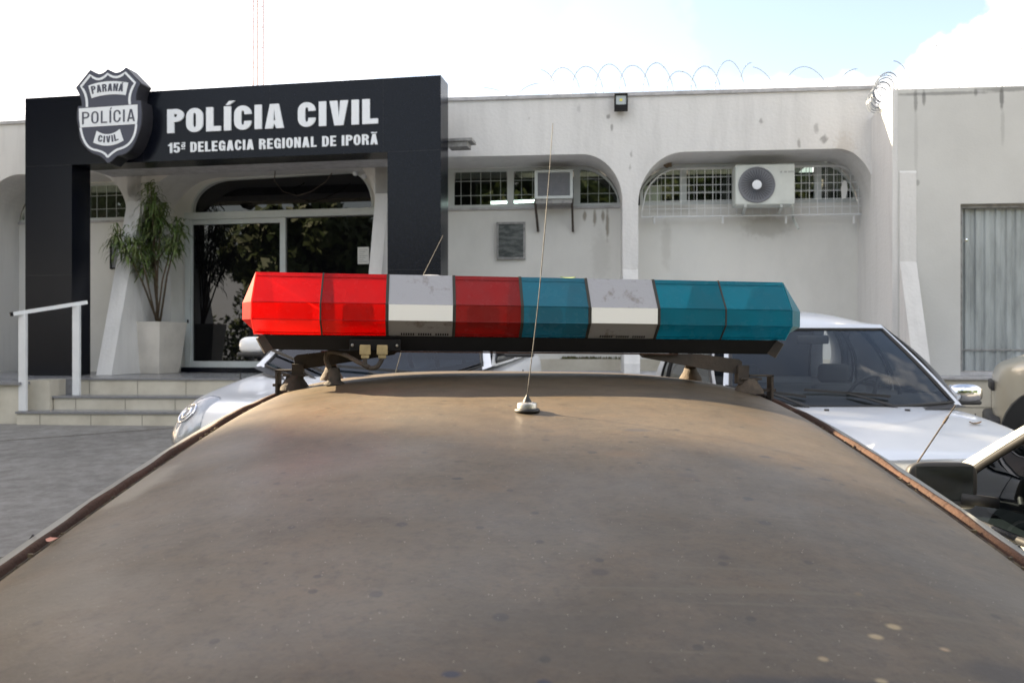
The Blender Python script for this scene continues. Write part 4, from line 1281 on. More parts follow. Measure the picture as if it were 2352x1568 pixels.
heads = [(347, 440, .11), (352, 468, .12), (334, 500, .13), (358, 512, .13), (338, 540, .13), (352, 572, .12), (330, 598, .11), (274, 540, .12), (294, 562, .10), (402, 535, .12), (386, 562, .10), (412, 518, .09), (318, 560, .10), (370, 488, .10)]
m = MB(); lm = MB()
for (px, py, r) in heads:
    YY = pc.y - .55 if px < 325 else pc.y + rnd.uniform(-.36, .02)
    top = hpx(px, py, YY)
    base = pc + Vector((rnd.uniform(-.03, .03), rnd.uniform(-.03, .03), .66))
    mid = base.lerp(top, .5) + Vector(((top.x - base.x) * -.12, 0, 0))
    if rnd.random() < .55: m.tube([base, mid, top], [.016, .012, .009], 6)
    else: m.tube([hpx(350, 600).lerp(base, .1), top], [.010, .007], 5)
    for k in range(88):
        a = rnd.uniform(0, 2 * math.pi); el = rnd.uniform(-.5, 1.2)
        ln = r * rnd.uniform(1.1, 2.3)
        d = Vector((math.cos(a) * math.cos(el), math.sin(a) * math.cos(el), math.sin(el)))
        p = top + Vector((rnd.uniform(-.05, .05), rnd.uniform(-.05, .05), rnd.uniform(-.22, .08)))
        w = rnd.uniform(.007, .013)
        side = d.cross(Vector((0, 0, 1))).normalized() * w
        P0 = p; P1 = p + d * ln * .5; P2 = p + d * ln * .85 + Vector((0, 0, -ln * .25)); P3 = p + d * ln * 1.0 + Vector((0, 0, -ln * .6))
        lm.add([P0 - side * .5, P0 + side * .5, P1 - side, P1 + side, P2 - side * .9, P2 + side * .9, P3], [(0, 1, 3, 2), (2, 3, 5, 4), (4, 5, 6)])
wpart(m, 'stem', M['bark'], plant, smooth=True)
wpart(lm, 'foliage', M['leaf'], plant)

# ------------------------------------------------------------------ trees outside the frame (they shade the forecourt and show in the glass)
def tree(x, y, h, r, seed, label, n=5200, trunk=.22, squash=.8, low=.28, leaf=.16):
    rnd = random.Random(seed)
    z0 = ground_z(y)
    t = thing('tree', label, 'tree', (x, y, z0), group='trees around the forecourt')
    m = MB()
    m.tube([(x, y, z0 - .2), (x + .1, y, z0 + h * .3), (x - .05, y + .1, z0 + h * .6)], [trunk, trunk * .75, trunk * .4], 10)
    cl = []
    for k in range(26):
        while True:
            p = Vector((rnd.uniform(-1, 1), rnd.uniform(-1, 1), rnd.uniform(-1, 1)))
            if p.length < 1: break
        zc = z0 + h * (low + 1) / 2
        q_ = Vector((x + p.x * r * .8, y + p.y * r * .8, zc + p.z * h * (1 - low) / 2 * squash))
        cl.append((q_, rnd.uniform(.25, .42) * r))
        if k < 12: m.tube([(x, y, z0 + h * .35), q_], [trunk * .35, .02], 6)
    wpart(m, 'trunk', M['bark'], t, smooth=True)
    lm = MB()
    for k in range(n):
        c0, cr = cl[k % len(cl)]
        d = Vector((rnd.gauss(0, 1), rnd.gauss(0, 1), rnd.gauss(0, 1))).normalized()
        p = c0 + d * cr * rnd.uniform(.45, 1.0) ** .6
        a = Vector((rnd.gauss(0, 1), rnd.gauss(0, 1), rnd.gauss(0, 1))).normalized()
        b_ = a.cross(d); b_.normalize(); s_ = leaf * rnd.uniform(.6, 1.3)
        lm.add([p - a * s_, p + b_ * s_ * .5, p + a * s_, p - b_ * s_ * .5], [(0, 1, 2, 3)])
    wpart(lm, 'crown', M['tree_leaf'], t)
az = math.radians(SUN_AZ)
def wv(w, v): return (-math.cos(az) * w + math.sin(az) * v, math.sin(az) * w + math.cos(az) * v)
TREES = [
    (*wv(15.0, -2.48), 15.5, 3.9, 1, 'broad leafy shade tree left of the forecourt, nearest the brown car', 26000),
    (*wv(18.5, -7.5), 11, 4.2, 2, 'wide leafy tree further back along the left side of the forecourt', 7000),
    (*wv(18.5, 3.0), 9.6, 2.6, 6, 'lower leafy tree between the tall shade trees left of the forecourt', 12000),
    (*wv(18.5, 6.0), 12.0, 3.1, 3, 'tall leafy shade tree beside the left end of the station', 9000),
]
for (x, y, h, r, sd, lb, nn_) in TREES: tree(x, y, h, r, sd, lb, nn_, leaf=.2, low=.28 if sd < 3 else .14, squash=.8 if sd < 3 else .95)
tree(-15.5, -7.5, 7.6, 3.4, 31, 'dark leafy tree across the street, left of the pair', 9000, leaf=.34)
tree(-9.5, -12.5, 6.4, 2.6, 32, 'smaller loose crowned tree across the street', 9000, leaf=.34)
tree(-1.5, -15, 10, 4.4, 33, 'round leafy tree across the street directly behind the brown car', 9000, leaf=.34)
tree(9, -15, 10, 4.4, 34, 'leafy tree across the street at the right', 9000, leaf=.34)
tree(19, -8, 8.5, 4.0, 35, 'big leafy tree at the right end of the street', 7000, leaf=.34)

# ------------------------------------------------------------------ brown police car (only its roof fills the foreground)
ROLL = 0.0105
def zedge(y):
    t = 2.0 - y
    if t >= 0:
        z = -.114 - .094 * t - .040 * t * t
        if y < .62:
            z0 = 2.0 - .62
            base = -.114 - .094 * z0 - .040 * z0 * z0
            d = .62 - y
            z = base - .32 * d - .5 * d * d
        return z
    return -.114 + .045 * (-t) - .30 * t * t - (3.0 * (y - 2.22) ** 2 if y > 2.22 else 0)
def crown(y): return .060 + (.012 if y < 1.2 else 0) * (1.2 - y) - .0165 * min(1, max(0, (y - 1.55) / .45))
HWR = .590
def rx(y): return .013 * y + .004
def roof_pt(v, y, dz=0.0):     # v in -1..1 across
    x = rx(y) + v * hw(y)
    c = 1 - abs(v) ** 3.4
    edge = -.0 if abs(v) < .94 else -.012 * ((abs(v) - .94) / .06) ** 2
    return Vector((x, y, E + zedge(y) + crown(y) * c + edge + dz - ROLL * x))
def hw(y):
    h = HWR
    if y > 1.6: h -= .14 * (y - 1.6) ** 2
    if y > 2.2: h -= 1.2 * (y - 2.2) ** 2
    if y < .5: h -= .1 * (.5 - y)
    return h
car = thing('police_car', 'old dusty brown roofed car in the foreground seen from behind over its roof', 'car', (0.02, 1.2, ground_z(1.2)))
m = MB()
YS = lin(.02, 2.34, 60)
m.grid(lambda y, v: roof_pt(v, y), YS, lin(-1, 1, 49))
add_spots(M['roof'], [
    (tuple(roof_pt(-.93, 1.17)), (.06, .14, .2), (.20, .18, .145), .75),
    (tuple(roof_pt(-.82, .80)), (.16, .10, .2), (.135, .118, .092), .45),
    (tuple(roof_pt(.42, .62)), (.22, .022, .2), (.035, .032, .032), .75),
    (tuple(roof_pt(.68, .66)), (.10, .03, .2), (.035, .03, .028), .7),
    (tuple(roof_pt(.36, 1.10)), (.022, .016, .2), (.06, .045, .035), .7),
    (tuple(roof_pt(.24, 1.19)), (.05, .03, .2), (.12, .078, .045), .5),
    (tuple(roof_pt(-.15, 1.07)), (.012, .008, .2), (.03, .025, .02), .9),
    (tuple(roof_pt(-.04, 1.93)), (.036, .006, .2), (.07, .04, .022), .9),
    (tuple(roof_pt(-.45, 1.35)), (.10, .05, .2), (.115, .085, .055), .5),
    (tuple(roof_pt(.50, .70)), (.009, .006, .2), (.30, .23, .13), .9), (tuple(roof_pt(.54, .72)), (.009, .007, .2), (.30, .23, .13), .9),
    (tuple(roof_pt(.59, .69)), (.007, .005, .2), (.28, .20, .12), .9), (tuple(roof_pt(.62, .64)), (.011, .008, .2), (.32, .25, .14), .9),
    (tuple(roof_pt(.40, .66)), (.006, .005, .2), (.28, .21, .12), .8), (tuple(roof_pt(.46, .635)), (.008, .005, .2), (.30, .24, .14), .8),
    (tuple(roof_pt(.60, 1.22)), (.016, .008, .2), (.03, .027, .028), .85), (tuple(roof_pt(.66, 1.18)), (.014, .007, .2), (.03, .027, .028), .85), (tuple(roof_pt(.70, 1.14)), (.018, .009, .2), (.035, .03, .032), .85),
    (tuple(roof_pt(.02, .62)), (.010, .008, .2), (.02, .022, .04), .8), (tuple(roof_pt(-.10, .63)), (.011, .006, .2), (.02, .022, .04), .8),
    (tuple(roof_pt(.12, .80)), (.012, .010, .2), (.035, .027, .022), .7), (tuple(roof_pt(.34, .84)), (.010, .008, .2), (.035, .027, .022), .7),
    (tuple(roof_pt(.3, 1.33)), (.035, .012, .2), (.05, .045, .045), .7),
], 30, .7)
roof_o = wpart(m, 'roof', M['roof'], car, smooth=True)
# drip rails
for sgn in (-1, 1):
    m = MB()
    prof = [(-.001, -.004), (.002, .006), (.006, .0085), (.011, .0075), (.0135, .0), (.0125, -.010), (.0, -.012)]
    ring = []
    for y in lin(.06, 2.26, 70):
        wob = .0012 * math.sin(y * 23) + .0008 * math.sin(y * 51)
        for (dx, dz) in prof:
            p = roof_pt(sgn, y)
            ring.append((p.x + sgn * dx, p.y, p.z + dz + wob + .004))
    K_ = len(prof)
    m.add(ring, [(i * K_ + k, i * K_ + k + 1, (i + 1) * K_ + k + 1, (i + 1) * K_ + k) for i in range(69) for k in range(K_ - 1)])
    wpart(m, 'drip_rail', M['rust'], car, smooth=True, label='rusty brown drip rail along the %s edge of the roof' % ('left' if sgn < 0 else 'right'))
    m = MB()
    for i, y in enumerate(lin(.06, 2.24, 160)):
        pass
    pts = [roof_pt(sgn * .995, y, .000) for y in lin(.06, 2.24, 80)]
    m.tube(pts, .0032, 5)
    rnd = random.Random(5 + sgn)
    for k in range(34):
        p = roof_pt(sgn * rnd.uniform(.975, .992), rnd.uniform(.5, 2.1), .002)
        s_ = rnd.uniform(.0015, .004)
        m.box(p, (s_, s_ * rnd.uniform(1, 2.5), s_), Matrix.Rotation(rnd.uniform(0, 3), 3, 'Z'))
    m.build('gutter_dirt', M['dirt'], roof_o, smooth=False)
# body side below the rail
side = [(.0125, -.004), (.034, -.010), (.050, -.030), (.062, -.085), (.135, -.33), (.175, -.40), (.20, -.55), (.205, -.80), (.19, -1.0)]
def side_pt(sgn, y, k):
    dx, dz = side[k]
    x = sgn * (hw(min(y, 2.1)) + dx) + rx(y)
    return Vector((x, y, E + zedge(min(max(y, .3), 2.2)) + dz - ROLL * x))
def belt(sgn, y, k):
    bx = .735 - .10 * (max(0, y - 2.9) / .56) ** 2 - .06 * (max(0, .2 - y) / .7) ** 2
    bz = E - .47 - .10 * (max(0, y - 2.7) / .76) ** 1.5 - .03 * max(0, .3 - y)
    ox, oz = [(0, 0), (.045, -.07), (.065, -.20), (.065, -.45), (.03, -.70)][k]
    return Vector((rx(1.5) + sgn * (bx + ox), y, bz + oz))
YF, YB = 2.30, .06
def side_mid(sgn, u, t):     # u 0..1 rear to front, t 0 top, 1 belt
    a = side_pt(sgn, YB + (YF - YB) * u, 3); b_ = belt(sgn, -.42 + (2.74 + .42) * u, 0)
    return a.lerp(b_, t)
for sgn in (-1, 1):
    m = MB(); m.grid(lambda y, k: side_pt(sgn, y, k), lin(YB, YF, 40), [0, 1, 2, 3])
    m.grid(lambda u, t: side_mid(sgn, u, t), lin(0, .05, 3), lin(0, 1, 6)); m.grid(lambda u, t: side_mid(sgn, u, t), lin(.94, 1, 3), lin(0, 1, 6))
    m.grid(lambda u, t: side_mid(sgn, u, t), lin(.50, .53, 3), lin(0, 1, 6)); m.grid(lambda u, t: side_mid(sgn, u, t), lin(.05, .94, 20), lin(.93, 1, 3))
    wpart(m, 'door_frame', M['silver_old'], car, smooth=True)
    for (u0, u1) in ((.05, .50), (.53, .94)):
        m = MB(); m.grid(lambda u, t: side_mid(sgn, u, t) - Vector((sgn * .004, 0, 0)), lin(u0, u1, 12), lin(0, .93, 8))
        wpart(m, 'side_window', M['doorglass'], car, smooth=True)
    m = MB(); m.grid(lambda y, k: belt(sgn, y, k), lin(-.50, 3.46, 50), [0, 1, 2, 3, 4])
    wpart(m, 'body_side', M['silver_old'], car, smooth=True)
    m = MB()
    m.tube([side_pt(sgn, 1.05, k) + Vector((sgn * .001, 0, .001)) for k in (1, 2, 3)], .0016, 5)
    m.tube([belt(sgn, 1.22, k) + Vector((sgn * .001, 0, 0)) for k in (0, 1, 2, 3, 4)], .003, 5)
    wpart(m, 'door_gap', M['seal'], car)
m = MB()
m.grid(lambda v, t: roof_pt(v * .985, 2.335).lerp(belt(-1, 2.76, 0).lerp(belt(1, 2.76, 0), (v + 1) / 2) + Vector((0, .10 * (1 - v * v), .01)), t), lin(-1, 1, 15), lin(0, 1, 8))
wpart(m, 'windshield', M['doorglass'], car, smooth=True)
def hood(v, t):
    y = 2.76 + .70 * t
    p = belt(-1, y, 0).lerp(belt(1, y, 0), (v + 1) / 2)
    return p + Vector((0, .10 * (1 - v * v), .035 * (1 - v * v)))
m = MB(); m.grid(hood, lin(-1, 1, 15), lin(0, 1, 12))
m.grid(lambda v, t: hood(v, 1) + Vector((0, .03 * t, -.55 * t)), lin(-1, 1, 15), lin(0, 1, 6))
wpart(m, 'bonnet', M['silver_old'], car, smooth=True)
m = MB()
m.grid(lambda v, t: roof_pt(v * .99, .025).lerp(belt(-1, -.46, 0).lerp(belt(1, -.46, 0), (v + 1) / 2), t), lin(-1, 1, 11), lin(0, 1, 6))
wpart(m, 'rear_window', M['doorglass'], car, smooth=True)
m = MB()
m.grid(lambda v, t: belt(-1, -.46, 0).lerp(belt(1, -.46, 0), (v + 1) / 2) + Vector((0, -.06 * math.sin(t * 2.5), -.62 * t)), lin(-1, 1, 11), lin(0, 1, 8))
wpart(m, 'tailgate', M['silver_old'], car, smooth=True)
def wheel_at(parent, c, r=.30, w=.18, world=True, ax='x'):
    m = MB(); R = r
    m.lathe([(R * .62, -w / 2), (R * .92, -w / 2), (R, -w * .3), (R, w * .3), (R * .92, w / 2), (R * .62, w / 2)], c, 28, ax)
    t_ = wpart(m, 'tyre', M['tyre'], parent, smooth=True) if world else m.build('tyre', M['tyre'], parent, smooth=True)
    m = MB(); m.lathe([(R * .62, -w / 2 + .01), (R * .3, -w * .3), (.001, -w * .35)], c, 20, ax); m.lathe([(R * .62, w / 2 - .01), (R * .3, w * .3), (.001, w * .35)], c, 20, ax)
    m.build('rim', M['steel'], t_, smooth=True)
for sx_ in (-1, 1):
    for y in (.15, 2.95): wheel_at(car, (sx_ * .70, y, ground_z(y) + .29), .29)
m = MB(); m.box((0, 1.4, E - .95), (1.3, 3.5, .35)); wpart(m, 'floor_pan', M['seat'], car)

# ------------------------------------------------------------------ light bar
YAW = math.radians(6.6)
bar_o = Vector((-.5586, 1.765, E + .0))
bd = Vector((math.cos(YAW), math.sin(YAW), -.0105)).normalized()
bn = Vector((-math.sin(YAW), math.cos(YAW), 0))
bu = bd.cross(bn).normalized(); bu = bu if bu.z > 0 else -bu
BL = 1.212
def bp_(x, d, z): return bar_o + bd * x + bn * d + bu * z
lb = thing('light_bar', 'red, white and blue emergency light bar clamped across the brown car roof', 'light bar', (0, 1.9, E - .09))
D_ = .285
prof = [(.052, .1585), (.0, .0905), (.0, .0535), (.036, .0215), (D_ - .036, .0215), (D_, .0535), (D_, .0905), (D_ - .052, .1585)]
def shell(x0, x1, inset=0.0, round_top=True, dep=0):
    """tube of the eight-sided lens profile between x0 and x1"""
    m = MB(); V = []
    cx_, cz_ = D_ / 2, .09
    P_ = [(cx_ + (d - cx_) * (1 - inset), cz_ + (z - cz_) * (1 - inset)) for d, z in prof]
    xs_ = lin(x0, x1, 2)
    for x in xs_:
        V += [bp_(x, d, z) for d, z in P_]
    F = [(k, (k + 1) % 8, 8 + (k + 1) % 8, 8 + k) for k in range(8)]
    m.add(V, F)
    return m
_u = lambda px: ((px - CX) / FPX * 1.765 + .5586) / (.9934 - .115 * (px - CX) / FPX)
_b = [0.0] + [_u(p) for p in (735, 888, 1043, 1199, 1354, 1513, 1667)] + [BL]
mod = [(c_, _b[i], _b[i + 1]) for i, c_ in enumerate(['red', 'red', 'white', 'red_dusty', 'blue_dusty', 'white', 'blue', 'blue'])]
for i, (c_, x0, x1) in enumerate(mod):
    m = shell(x0 + .002, x1 - .002)
    if c_ == 'white':
        o = wpart(m, 'lamp_cover', M['bar_white'], lb, label='dirty white lamp cover section of the light bar')
        mm_ = MB()
        q_ = [(.0, .0535), (.0, .0905)]
        a = [bp_(x0 + .004, -.0035, .0545), bp_(x1 - .004, -.0035, .0545), bp_(x1 - .004, -.0035, .0895), bp_(x0 + .004, -.0035, .0895)]
        b2 = [p + bn * .003 for p in a]
        mm_.add(a + b2, [(0, 1, 2, 3), (4, 5, 6, 7), (0, 1, 5, 4), (1, 2, 6, 5), (2, 3, 7, 6), (3, 0, 4, 7)])
        mm_.build('white_strip', M['bar_alu'], o)
        mm_ = MB()   # vent slots on the lower slope
        for g_ in range(3):
            for k in range(6):
                xx = x0 + .030 + g_ * .038 + k * .0052
                f = lambda t, o_: bp_(xx, .0 + .036 * t - .0008, .0535 - .032 * t - .0008)
                p = f(.80, 0)
                mm_.add([bp_(xx, .036 * .78 - .0006, .0535 - .032 * .78 - .0006), bp_(xx + .003, .036 * .78 - .0006, .0535 - .032 * .78 - .0006),
                         bp_(xx + .003, .036 * .93 - .0006, .0535 - .032 * .93 - .0006), bp_(xx, .036 * .93 - .0006, .0535 - .032 * .93 - .0006)], [(0, 1, 2, 3)])
        mm_.build('vent_slot', M['black'], o)
        mm_ = MB()
        bl = [bp_(x0 + .002, .0015, .0530), bp_(x1 - .002, .0015, .0530)]
    else:
        o = wpart(m, 'lens', M['%s_lens' % c_], lb, label='%s translucent lens section of the light bar' % c_.replace('_', ' '))
        # moulded ridge lines
        mm_ = MB()
        for (d, z) in [(.045, .149), (.0, .0905), (.0, .0535), (.031, .026)]:
            mm_.tube([bp_(x0 + .003, d - .0004, z), bp_(x1 - .003, d - .0004, z)], .0011, 5)
        mm_.build('ridge', M['%s_lens' % c_], o)
    # dark gasket at module joints
    if i:
        g_ = MB(); V = []
        w_ = .0032 if (mod[i - 1][0] != c_) else .0018
        for x in (x0 - w_, x0 + w_):
            V += [bp_(x, D_ / 2 + (d - D_ / 2) * 1.007, .09 + (z - .09) * 1.016) for d, z in prof]
        g_.add(V, [(k, (k + 1) % 8, 8 + (k + 1) % 8, 8 + k) for k in range(8)] + [tuple(range(8))])
        wpart(g_, 'gasket', M['gasket'], lb)
# end caps: bulging ends
for sgn, x0, c_ in ((-1, 0.0, 'red'), (1, BL, 'blue')):
    m = MB()
    r0 = [bp_(x0, d, z) for d, z in prof]
    ek = .62 if sgn < 0 else 1.0
    mid = [bp_(x0 + sgn * e * ek, d, z) for (d, z), e in zip([(.085, .150), (.060, .0905), (.060, .0535), (.075, .030), (D_ - .075, .030), (D_ - .06, .0535), (D_ - .06, .0905), (D_ - .085, .150)],
                                                        [.000, .047, .047, .012, .012, .047, .047, .000])]
    m.add(r0 + mid, [(k, (k + 1) % 8, 8 + (k + 1) % 8, 8 + k) for k in range(8)] + [tuple(range(8, 16))])
    wpart(m, 'end_cap', M['%s_cap_lens' % c_], lb, label='%s end cap of the light bar' % c_)
# inside: reflectors and lamps visible as shapes through the plastic
for i, (c_, x0, x1) in enumerate(mod):
    if c_ == 'white': continue
    m = MB()
    xc = (x0 + x1) / 2
    R_ = Matrix((bd, bn, bu)).transposed()
    m.box(bp_(xc, D_ * .52, .070), ((x1 - x0) * .5, .05, .05), R_, .01)
    wpart(m, 'reflector', M['steel'] if i not in (3, 4) else M['ac_grey'], lb)
# partition plates, black base tray
m = MB(); R_ = Matrix((bd, bn, bu)).transposed()
tray = [(.050, .0205), (.034, -.010), (D_ - .034, -.010), (D_ - .050, .0205)]
tray = [(.034, .0205), (.046, -.0115), (D_ - .046, -.0115), (D_ - .034, .0205)]
V = []
for x, k in ((.030, 1), (.038, 0), (BL - .038, 0), (BL - .030, 1)):
    V += [bp_(x, d, z) for d, z in tray]
V = [bp_(.022, d, z) if z > 0 else bp_(.036, d, z) for d, z in tray] + [bp_(BL - .022, d, z) if z > 0 else bp_(BL - .036, d, z) for d, z in tray]
m.add(V, [(0, 1, 5, 4), (1, 2, 6, 5), (2, 3, 7, 6), (3, 0, 4, 7), (0, 1, 2, 3), (4, 5, 6, 7)])
base_o = wpart(m, 'base_tray', M['black'], lb)
m = MB()
for sgn, x0 in ((-1, .006), (1, BL - .006)):
    a = bp_(x0 + .012 * -sgn, .036, .020); c = bp_(x0 + .028 * -sgn, .046, -.013)
    m = MB(); m.bar(a, c, .008, .03)
    m.build('tray_end', M['black_dust'], base_o)
m = MB(); m.bar(bp_(.30, .045, -.0135), bp_(BL - .26, .045, -.0135), .03, .003); m.build('rusty_rail', M['rust'], base_o)
# socket plate with two connectors
m = MB(); m.box(bp_(.262, .028, .000), (.112, .010, .026), R_, .002); pl_ = m.build('socket_plate', M['black'], base_o)
for x in (.241, .278):
    m = MB(); m.box(bp_(x, .018, -.010), (.0235, .014, .022), R_, .002); m.box(bp_(x, .018, -.024), (.017, .011, .010), R_, .002)
    wpart(m, 'connector', M['connector'], lb)
for x in (.213, .310):
    m = MB(); m.lathe([(.0001, -.0035), (.0028, -.003), (.0035, 0)], bp_(x, .0225, .000), 12, 'y'); wpart(m, 'screw', M['steel'], lb)
# cables from the connectors to the roof gland
def spline(pts, n=8):
    out = []
    P = [Vector(p) for p in pts]
    for i in range(len(P) - 1):
        p0 = P[max(0, i - 1)]; p1 = P[i]; p2 = P[i + 1]; p3 = P[min(len(P) - 1, i + 2)]
        for k in range(n):
            t = k / n
            out.append(.5 * ((2 * p1) + (p2 - p0) * t + (2 * p0 - 5 * p1 + 4 * p2 - p3) * t * t + (3 * p1 - p0 - 3 * p2 + p3) * t ** 3))
    return out + [P[-1]]
m = MB()
m.tube(spline([bp_(.278, .018, -.029), bp_(.268, .018, -.046), bp_(.252, .016, -.050), bp_(.243, .017, -.044), bp_(.240, .018, -.029)]), .0050, 8)
m.tube(spline([bp_(.250, .014, -.048), bp_(.228, .025, -.038), bp_(.190, .06, -.020), bp_(.158, .08, -.016), bp_(.150, .085, -.034), bp_(.162, .085, -.060), bp_(.168, .085, -.085)]), .0055, 8)
wpart(m, 'cable', M['rubber'], lb, smooth=True)
gx = bp_(.168, .085, 0)
gv = Vector((gx.x, gx.y, roof_pt((gx.x - rx(gx.y)) / HWR, gx.y).z))
m = MB(); m.lathe([(.024, 0), (.022, .004), (.015, .009), (.0125, .036), (.009, .038), (.008, .03)], gv, 16)
wpart(m, 'cable_gland', M['rubber'], lb, smooth=True)
# mounting arms and feet
def foot(x, d, rad, h):
    c = bp_(x, d, 0); v = (c.x - rx(c.y)) / HWR
    z = roof_pt(max(-1, min(1, v)), c.y).z
    m = MB(); m.lathe([(rad, -.004), (rad * .98, .003), (rad * .62, h * .72), (rad * .55, h), (.001, h)], (c.x, c.y, z), 20)
    wpart(m, 'rubber_foot', M['rubber'], lb, smooth=True)
    return Vector((c.x, c.y, z + h))
for sgn in (-1, 1):
    X = (lambda t: t) if sgn < 0 else (lambda t: BL - t)
    if sgn < 0: f1 = foot(.070, .16, .034, .030); f2 = foot(.135, .36, .030, .030)
    else: f1 = foot(BL - .088, .04, .034, .030); f2 = foot(BL - .140, .30, .030, .030)
    dd = .16 if sgn < 0 else .04
    m = MB()
    ox = -.035 if sgn < 0 else 0
    XX = X
    X = (lambda t: XX(t + ox))
    m.plate([[(X(.108), -.058), (X(.104), -.030), (X(.112), -.024), (X(.205), -.013), (X(.345), -.013), (X(.335), -.022), (X(.185), -.048), (X(.134), -.056)]],
            lambda x_, z_, o_: bp_(x_, dd + o_, z_), -.002, .03)
    wpart(m, 'bracket_arm', M['black_dust'], lb)
    m = MB(); t_ = bp_(X(.121), dd, -.050)
    m.box((f1 + t_) / 2, (.026, .024, (t_ - f1).length + .004), R_)
    m.box(f1 + Vector((0, 0, .0)), (.052, .034, .005), R_, .001)
    wpart(m, 'bracket_leg', M['black_dust'], lb)
    m = MB(); m.bar(f2, bp_(X(.165), .28 if sgn < 0 else .22, -.018), .028, .007); wpart(m, 'bracket_leg', M['black_dust'], lb)
    # gutter clamp
    sg = sgn
    cpt = roof_pt(sg, f1.y + .01)
    m = MB()
    m.box((cpt.x + sg * .004, f1.y + .010, cpt.z + .032), (.005, .036, .066))
    m.box(((cpt.x + f1.x) / 2 + sg * .004, f1.y + .010, cpt.z + .064), (abs(cpt.x - f1.x) + .006, .036, .004))
    m.box(((cpt.x + f1.x) / 2, f1.y + .004, cpt.z + .030), (abs(cpt.x - f1.x) + .03, .006, .006))
    wpart(m, 'gutter_clamp', M['black_dust'], lb)
# shallow dome on top behind the white section and a leaf
c_ = bp_(.385, .15, .159)
m = MB(); m.lathe([(.036, -.001), (.032, .004), (.020, .0075), (.001, .009)], c_, 24); o = wpart(m, 'top_cap', M['bar_white'], lb, smooth=True)
lf = MB(); c_ = bp_(.70, .075, .1600)
lf.grid(lambda u, v: c_ + bd * (u * .018) + bn * (v * .004 * (1 - u * u)) + bu * (.0012 + .0015 * u * u + .001 * v), lin(-1, 1, 9), lin(-1, 1, 3))
o = lf.build('fallen_leaf', mat('green_leaf', (.30, .38, .08), .6)); tag(o, 'small yellow green leaf lying on top of the blue lens', 'leaf')

# ------------------------------------------------------------------ whip antenna on the roof
ay = 1.45; av = (.0265 - rx(ay)) / HWR
ab = roof_pt(av, ay)
ant = thing('antenna', 'thin whip antenna with a chrome magnetic base on the brown roof', 'antenna', ab)
m = MB(); m.lathe([(.001, -.001), (.0218, -.001), (.0228, .002), (.0215, .005), (.018, .006)], ab, 32); wpart(m, 'rubber_base', M['seal'], ant, smooth=True)
m = MB(); m.lathe([(.0175, .004), (.0175, .0125), (.0165, .0150), (.012, .0165), (.001, .0168)], ab, 32); wpart(m, 'chrome_base', M['steel'], ant, auto=35)
m = MB(); m.lathe([(.0078, .0165), (.0072, .019), (.0022, .0275), (.0015, .030)], ab, 20); wpart(m, 'spring_cone', M['seal'], ant, smooth=True)
tip = Vector(((1270 - CX) / FPX * 1.47, 1.47, E + (HY - 283) * 1.47 / FPX))
a0 = ab + Vector((0, 0, .027))
m = MB(); m.tube(spline([a0, a0.lerp(tip, .35) + Vector((.004, 0, 0)), a0.lerp(tip, .7) + Vector((.003, 0, 0)), tip], 6), [.0009] * 13 + [.0006] * 6, 6)
wpart(m, 'whip', M['corrwire'], ant, smooth=True)
# second thin rod seen behind the white section
r0 = Vector(((968 - CX) / FPX * 2.6, 2.6, E + (HY - 640) * 2.6 / FPX)); r1 = Vector(((1018 - CX) / FPX * 2.6, 2.6, E + (HY - 540) * 2.6 / FPX))
rb = Vector((r0.x - (r1.x - r0.x) * 2.55, 2.62, E - .42))
m = MB(); m.tube([rb, r0, r1], .0014, 6)
m2 = MB()
wpart(m, 'aerial', M['corrwire'], car)

# small litter on the roof
m = MB(); p = roof_pt(-.955, .985, .004)
m.grid(lambda u, v: p + Vector((u * .006, v * .010 * (1 - .5 * u * u), .002 * u * u)), lin(-1, 1, 7), lin(-1, 1, 7))
tag(m.build('fallen_petal', mat('pink_petal', (.50, .22, .15), .7)), 'small curled pinkish petal resting against the left drip rail', 'petal')

# ------------------------------------------------------------------ parked cars
def car_glass(name, tint): return glass_mat(name, tint, 1.55)
M['car_glass'] = car_glass('car_glass', (.72, .80, .80))
M['car_glass_clear'] = car_glass('clear_car_glass', (.90, .95, .95))
M['car_glass_dark'] = car_glass('dark_car_glass', (.18, .22, .25))
def hedge(x0, y0, x1, y1, h, seed, label):
    rnd = random.Random(seed); lm = MB()
    d = Vector((x1 - x0, y1 - y0, 0)); L_ = d.length; nrm = Vector((-d.y, d.x, 0)).normalized()
    for k in range(int(L_ * h * 95)):
        t = rnd.random(); z = rnd.random() * h * (1 + .15 * math.sin(t * 40)); p = Vector((x0, y0, 0)) + d * t + nrm * rnd.uniform(-.7, .7)
        p.z = ground_z(p.y) + z
        a = Vector((rnd.gauss(0, 1), rnd.gauss(0, 1), rnd.gauss(0, 1))).normalized(); b_ = a.cross(Vector((rnd.gauss(0, 1), rnd.gauss(0, 1), 1))).normalized(); s_ = .17
        lm.add([p - a * s_, p + b_ * s_ * .6, p + a * s_, p - b_ * s_ * .6], [(0, 1, 2, 3)])
    o = lm.build('hedge', M['tree_leaf']); tag(o, label, 'hedge')
tree(4.0, -16.5, 12, 4.6, 36, 'tall dark tree across the street facing the arch pier', 8000, leaf=.34)
tree(-6.5, -17.5, 12, 4.2, 37, 'tall dark tree across the street facing the portal', 8000, leaf=.34)
tree(14.5, -14.5, 11, 4.2, 38, 'tall dark tree across the street facing the side building', 8000, leaf=.34)
hedge(-24, -14, 26, -19, 5.0, 51, 'long dark unseen hedge added along the far side of the street')  # both hedges are unseen, added to darken what the glass reflects
hedge(-24, 4, -24, -14, 3.2, 52, 'dark unseen hedge added along the left end of the forecourt')
M['white_paint'] = mat('white_car_paint', (.66, .69, .74), .35, coat=.7, var=.05, vscale=3)
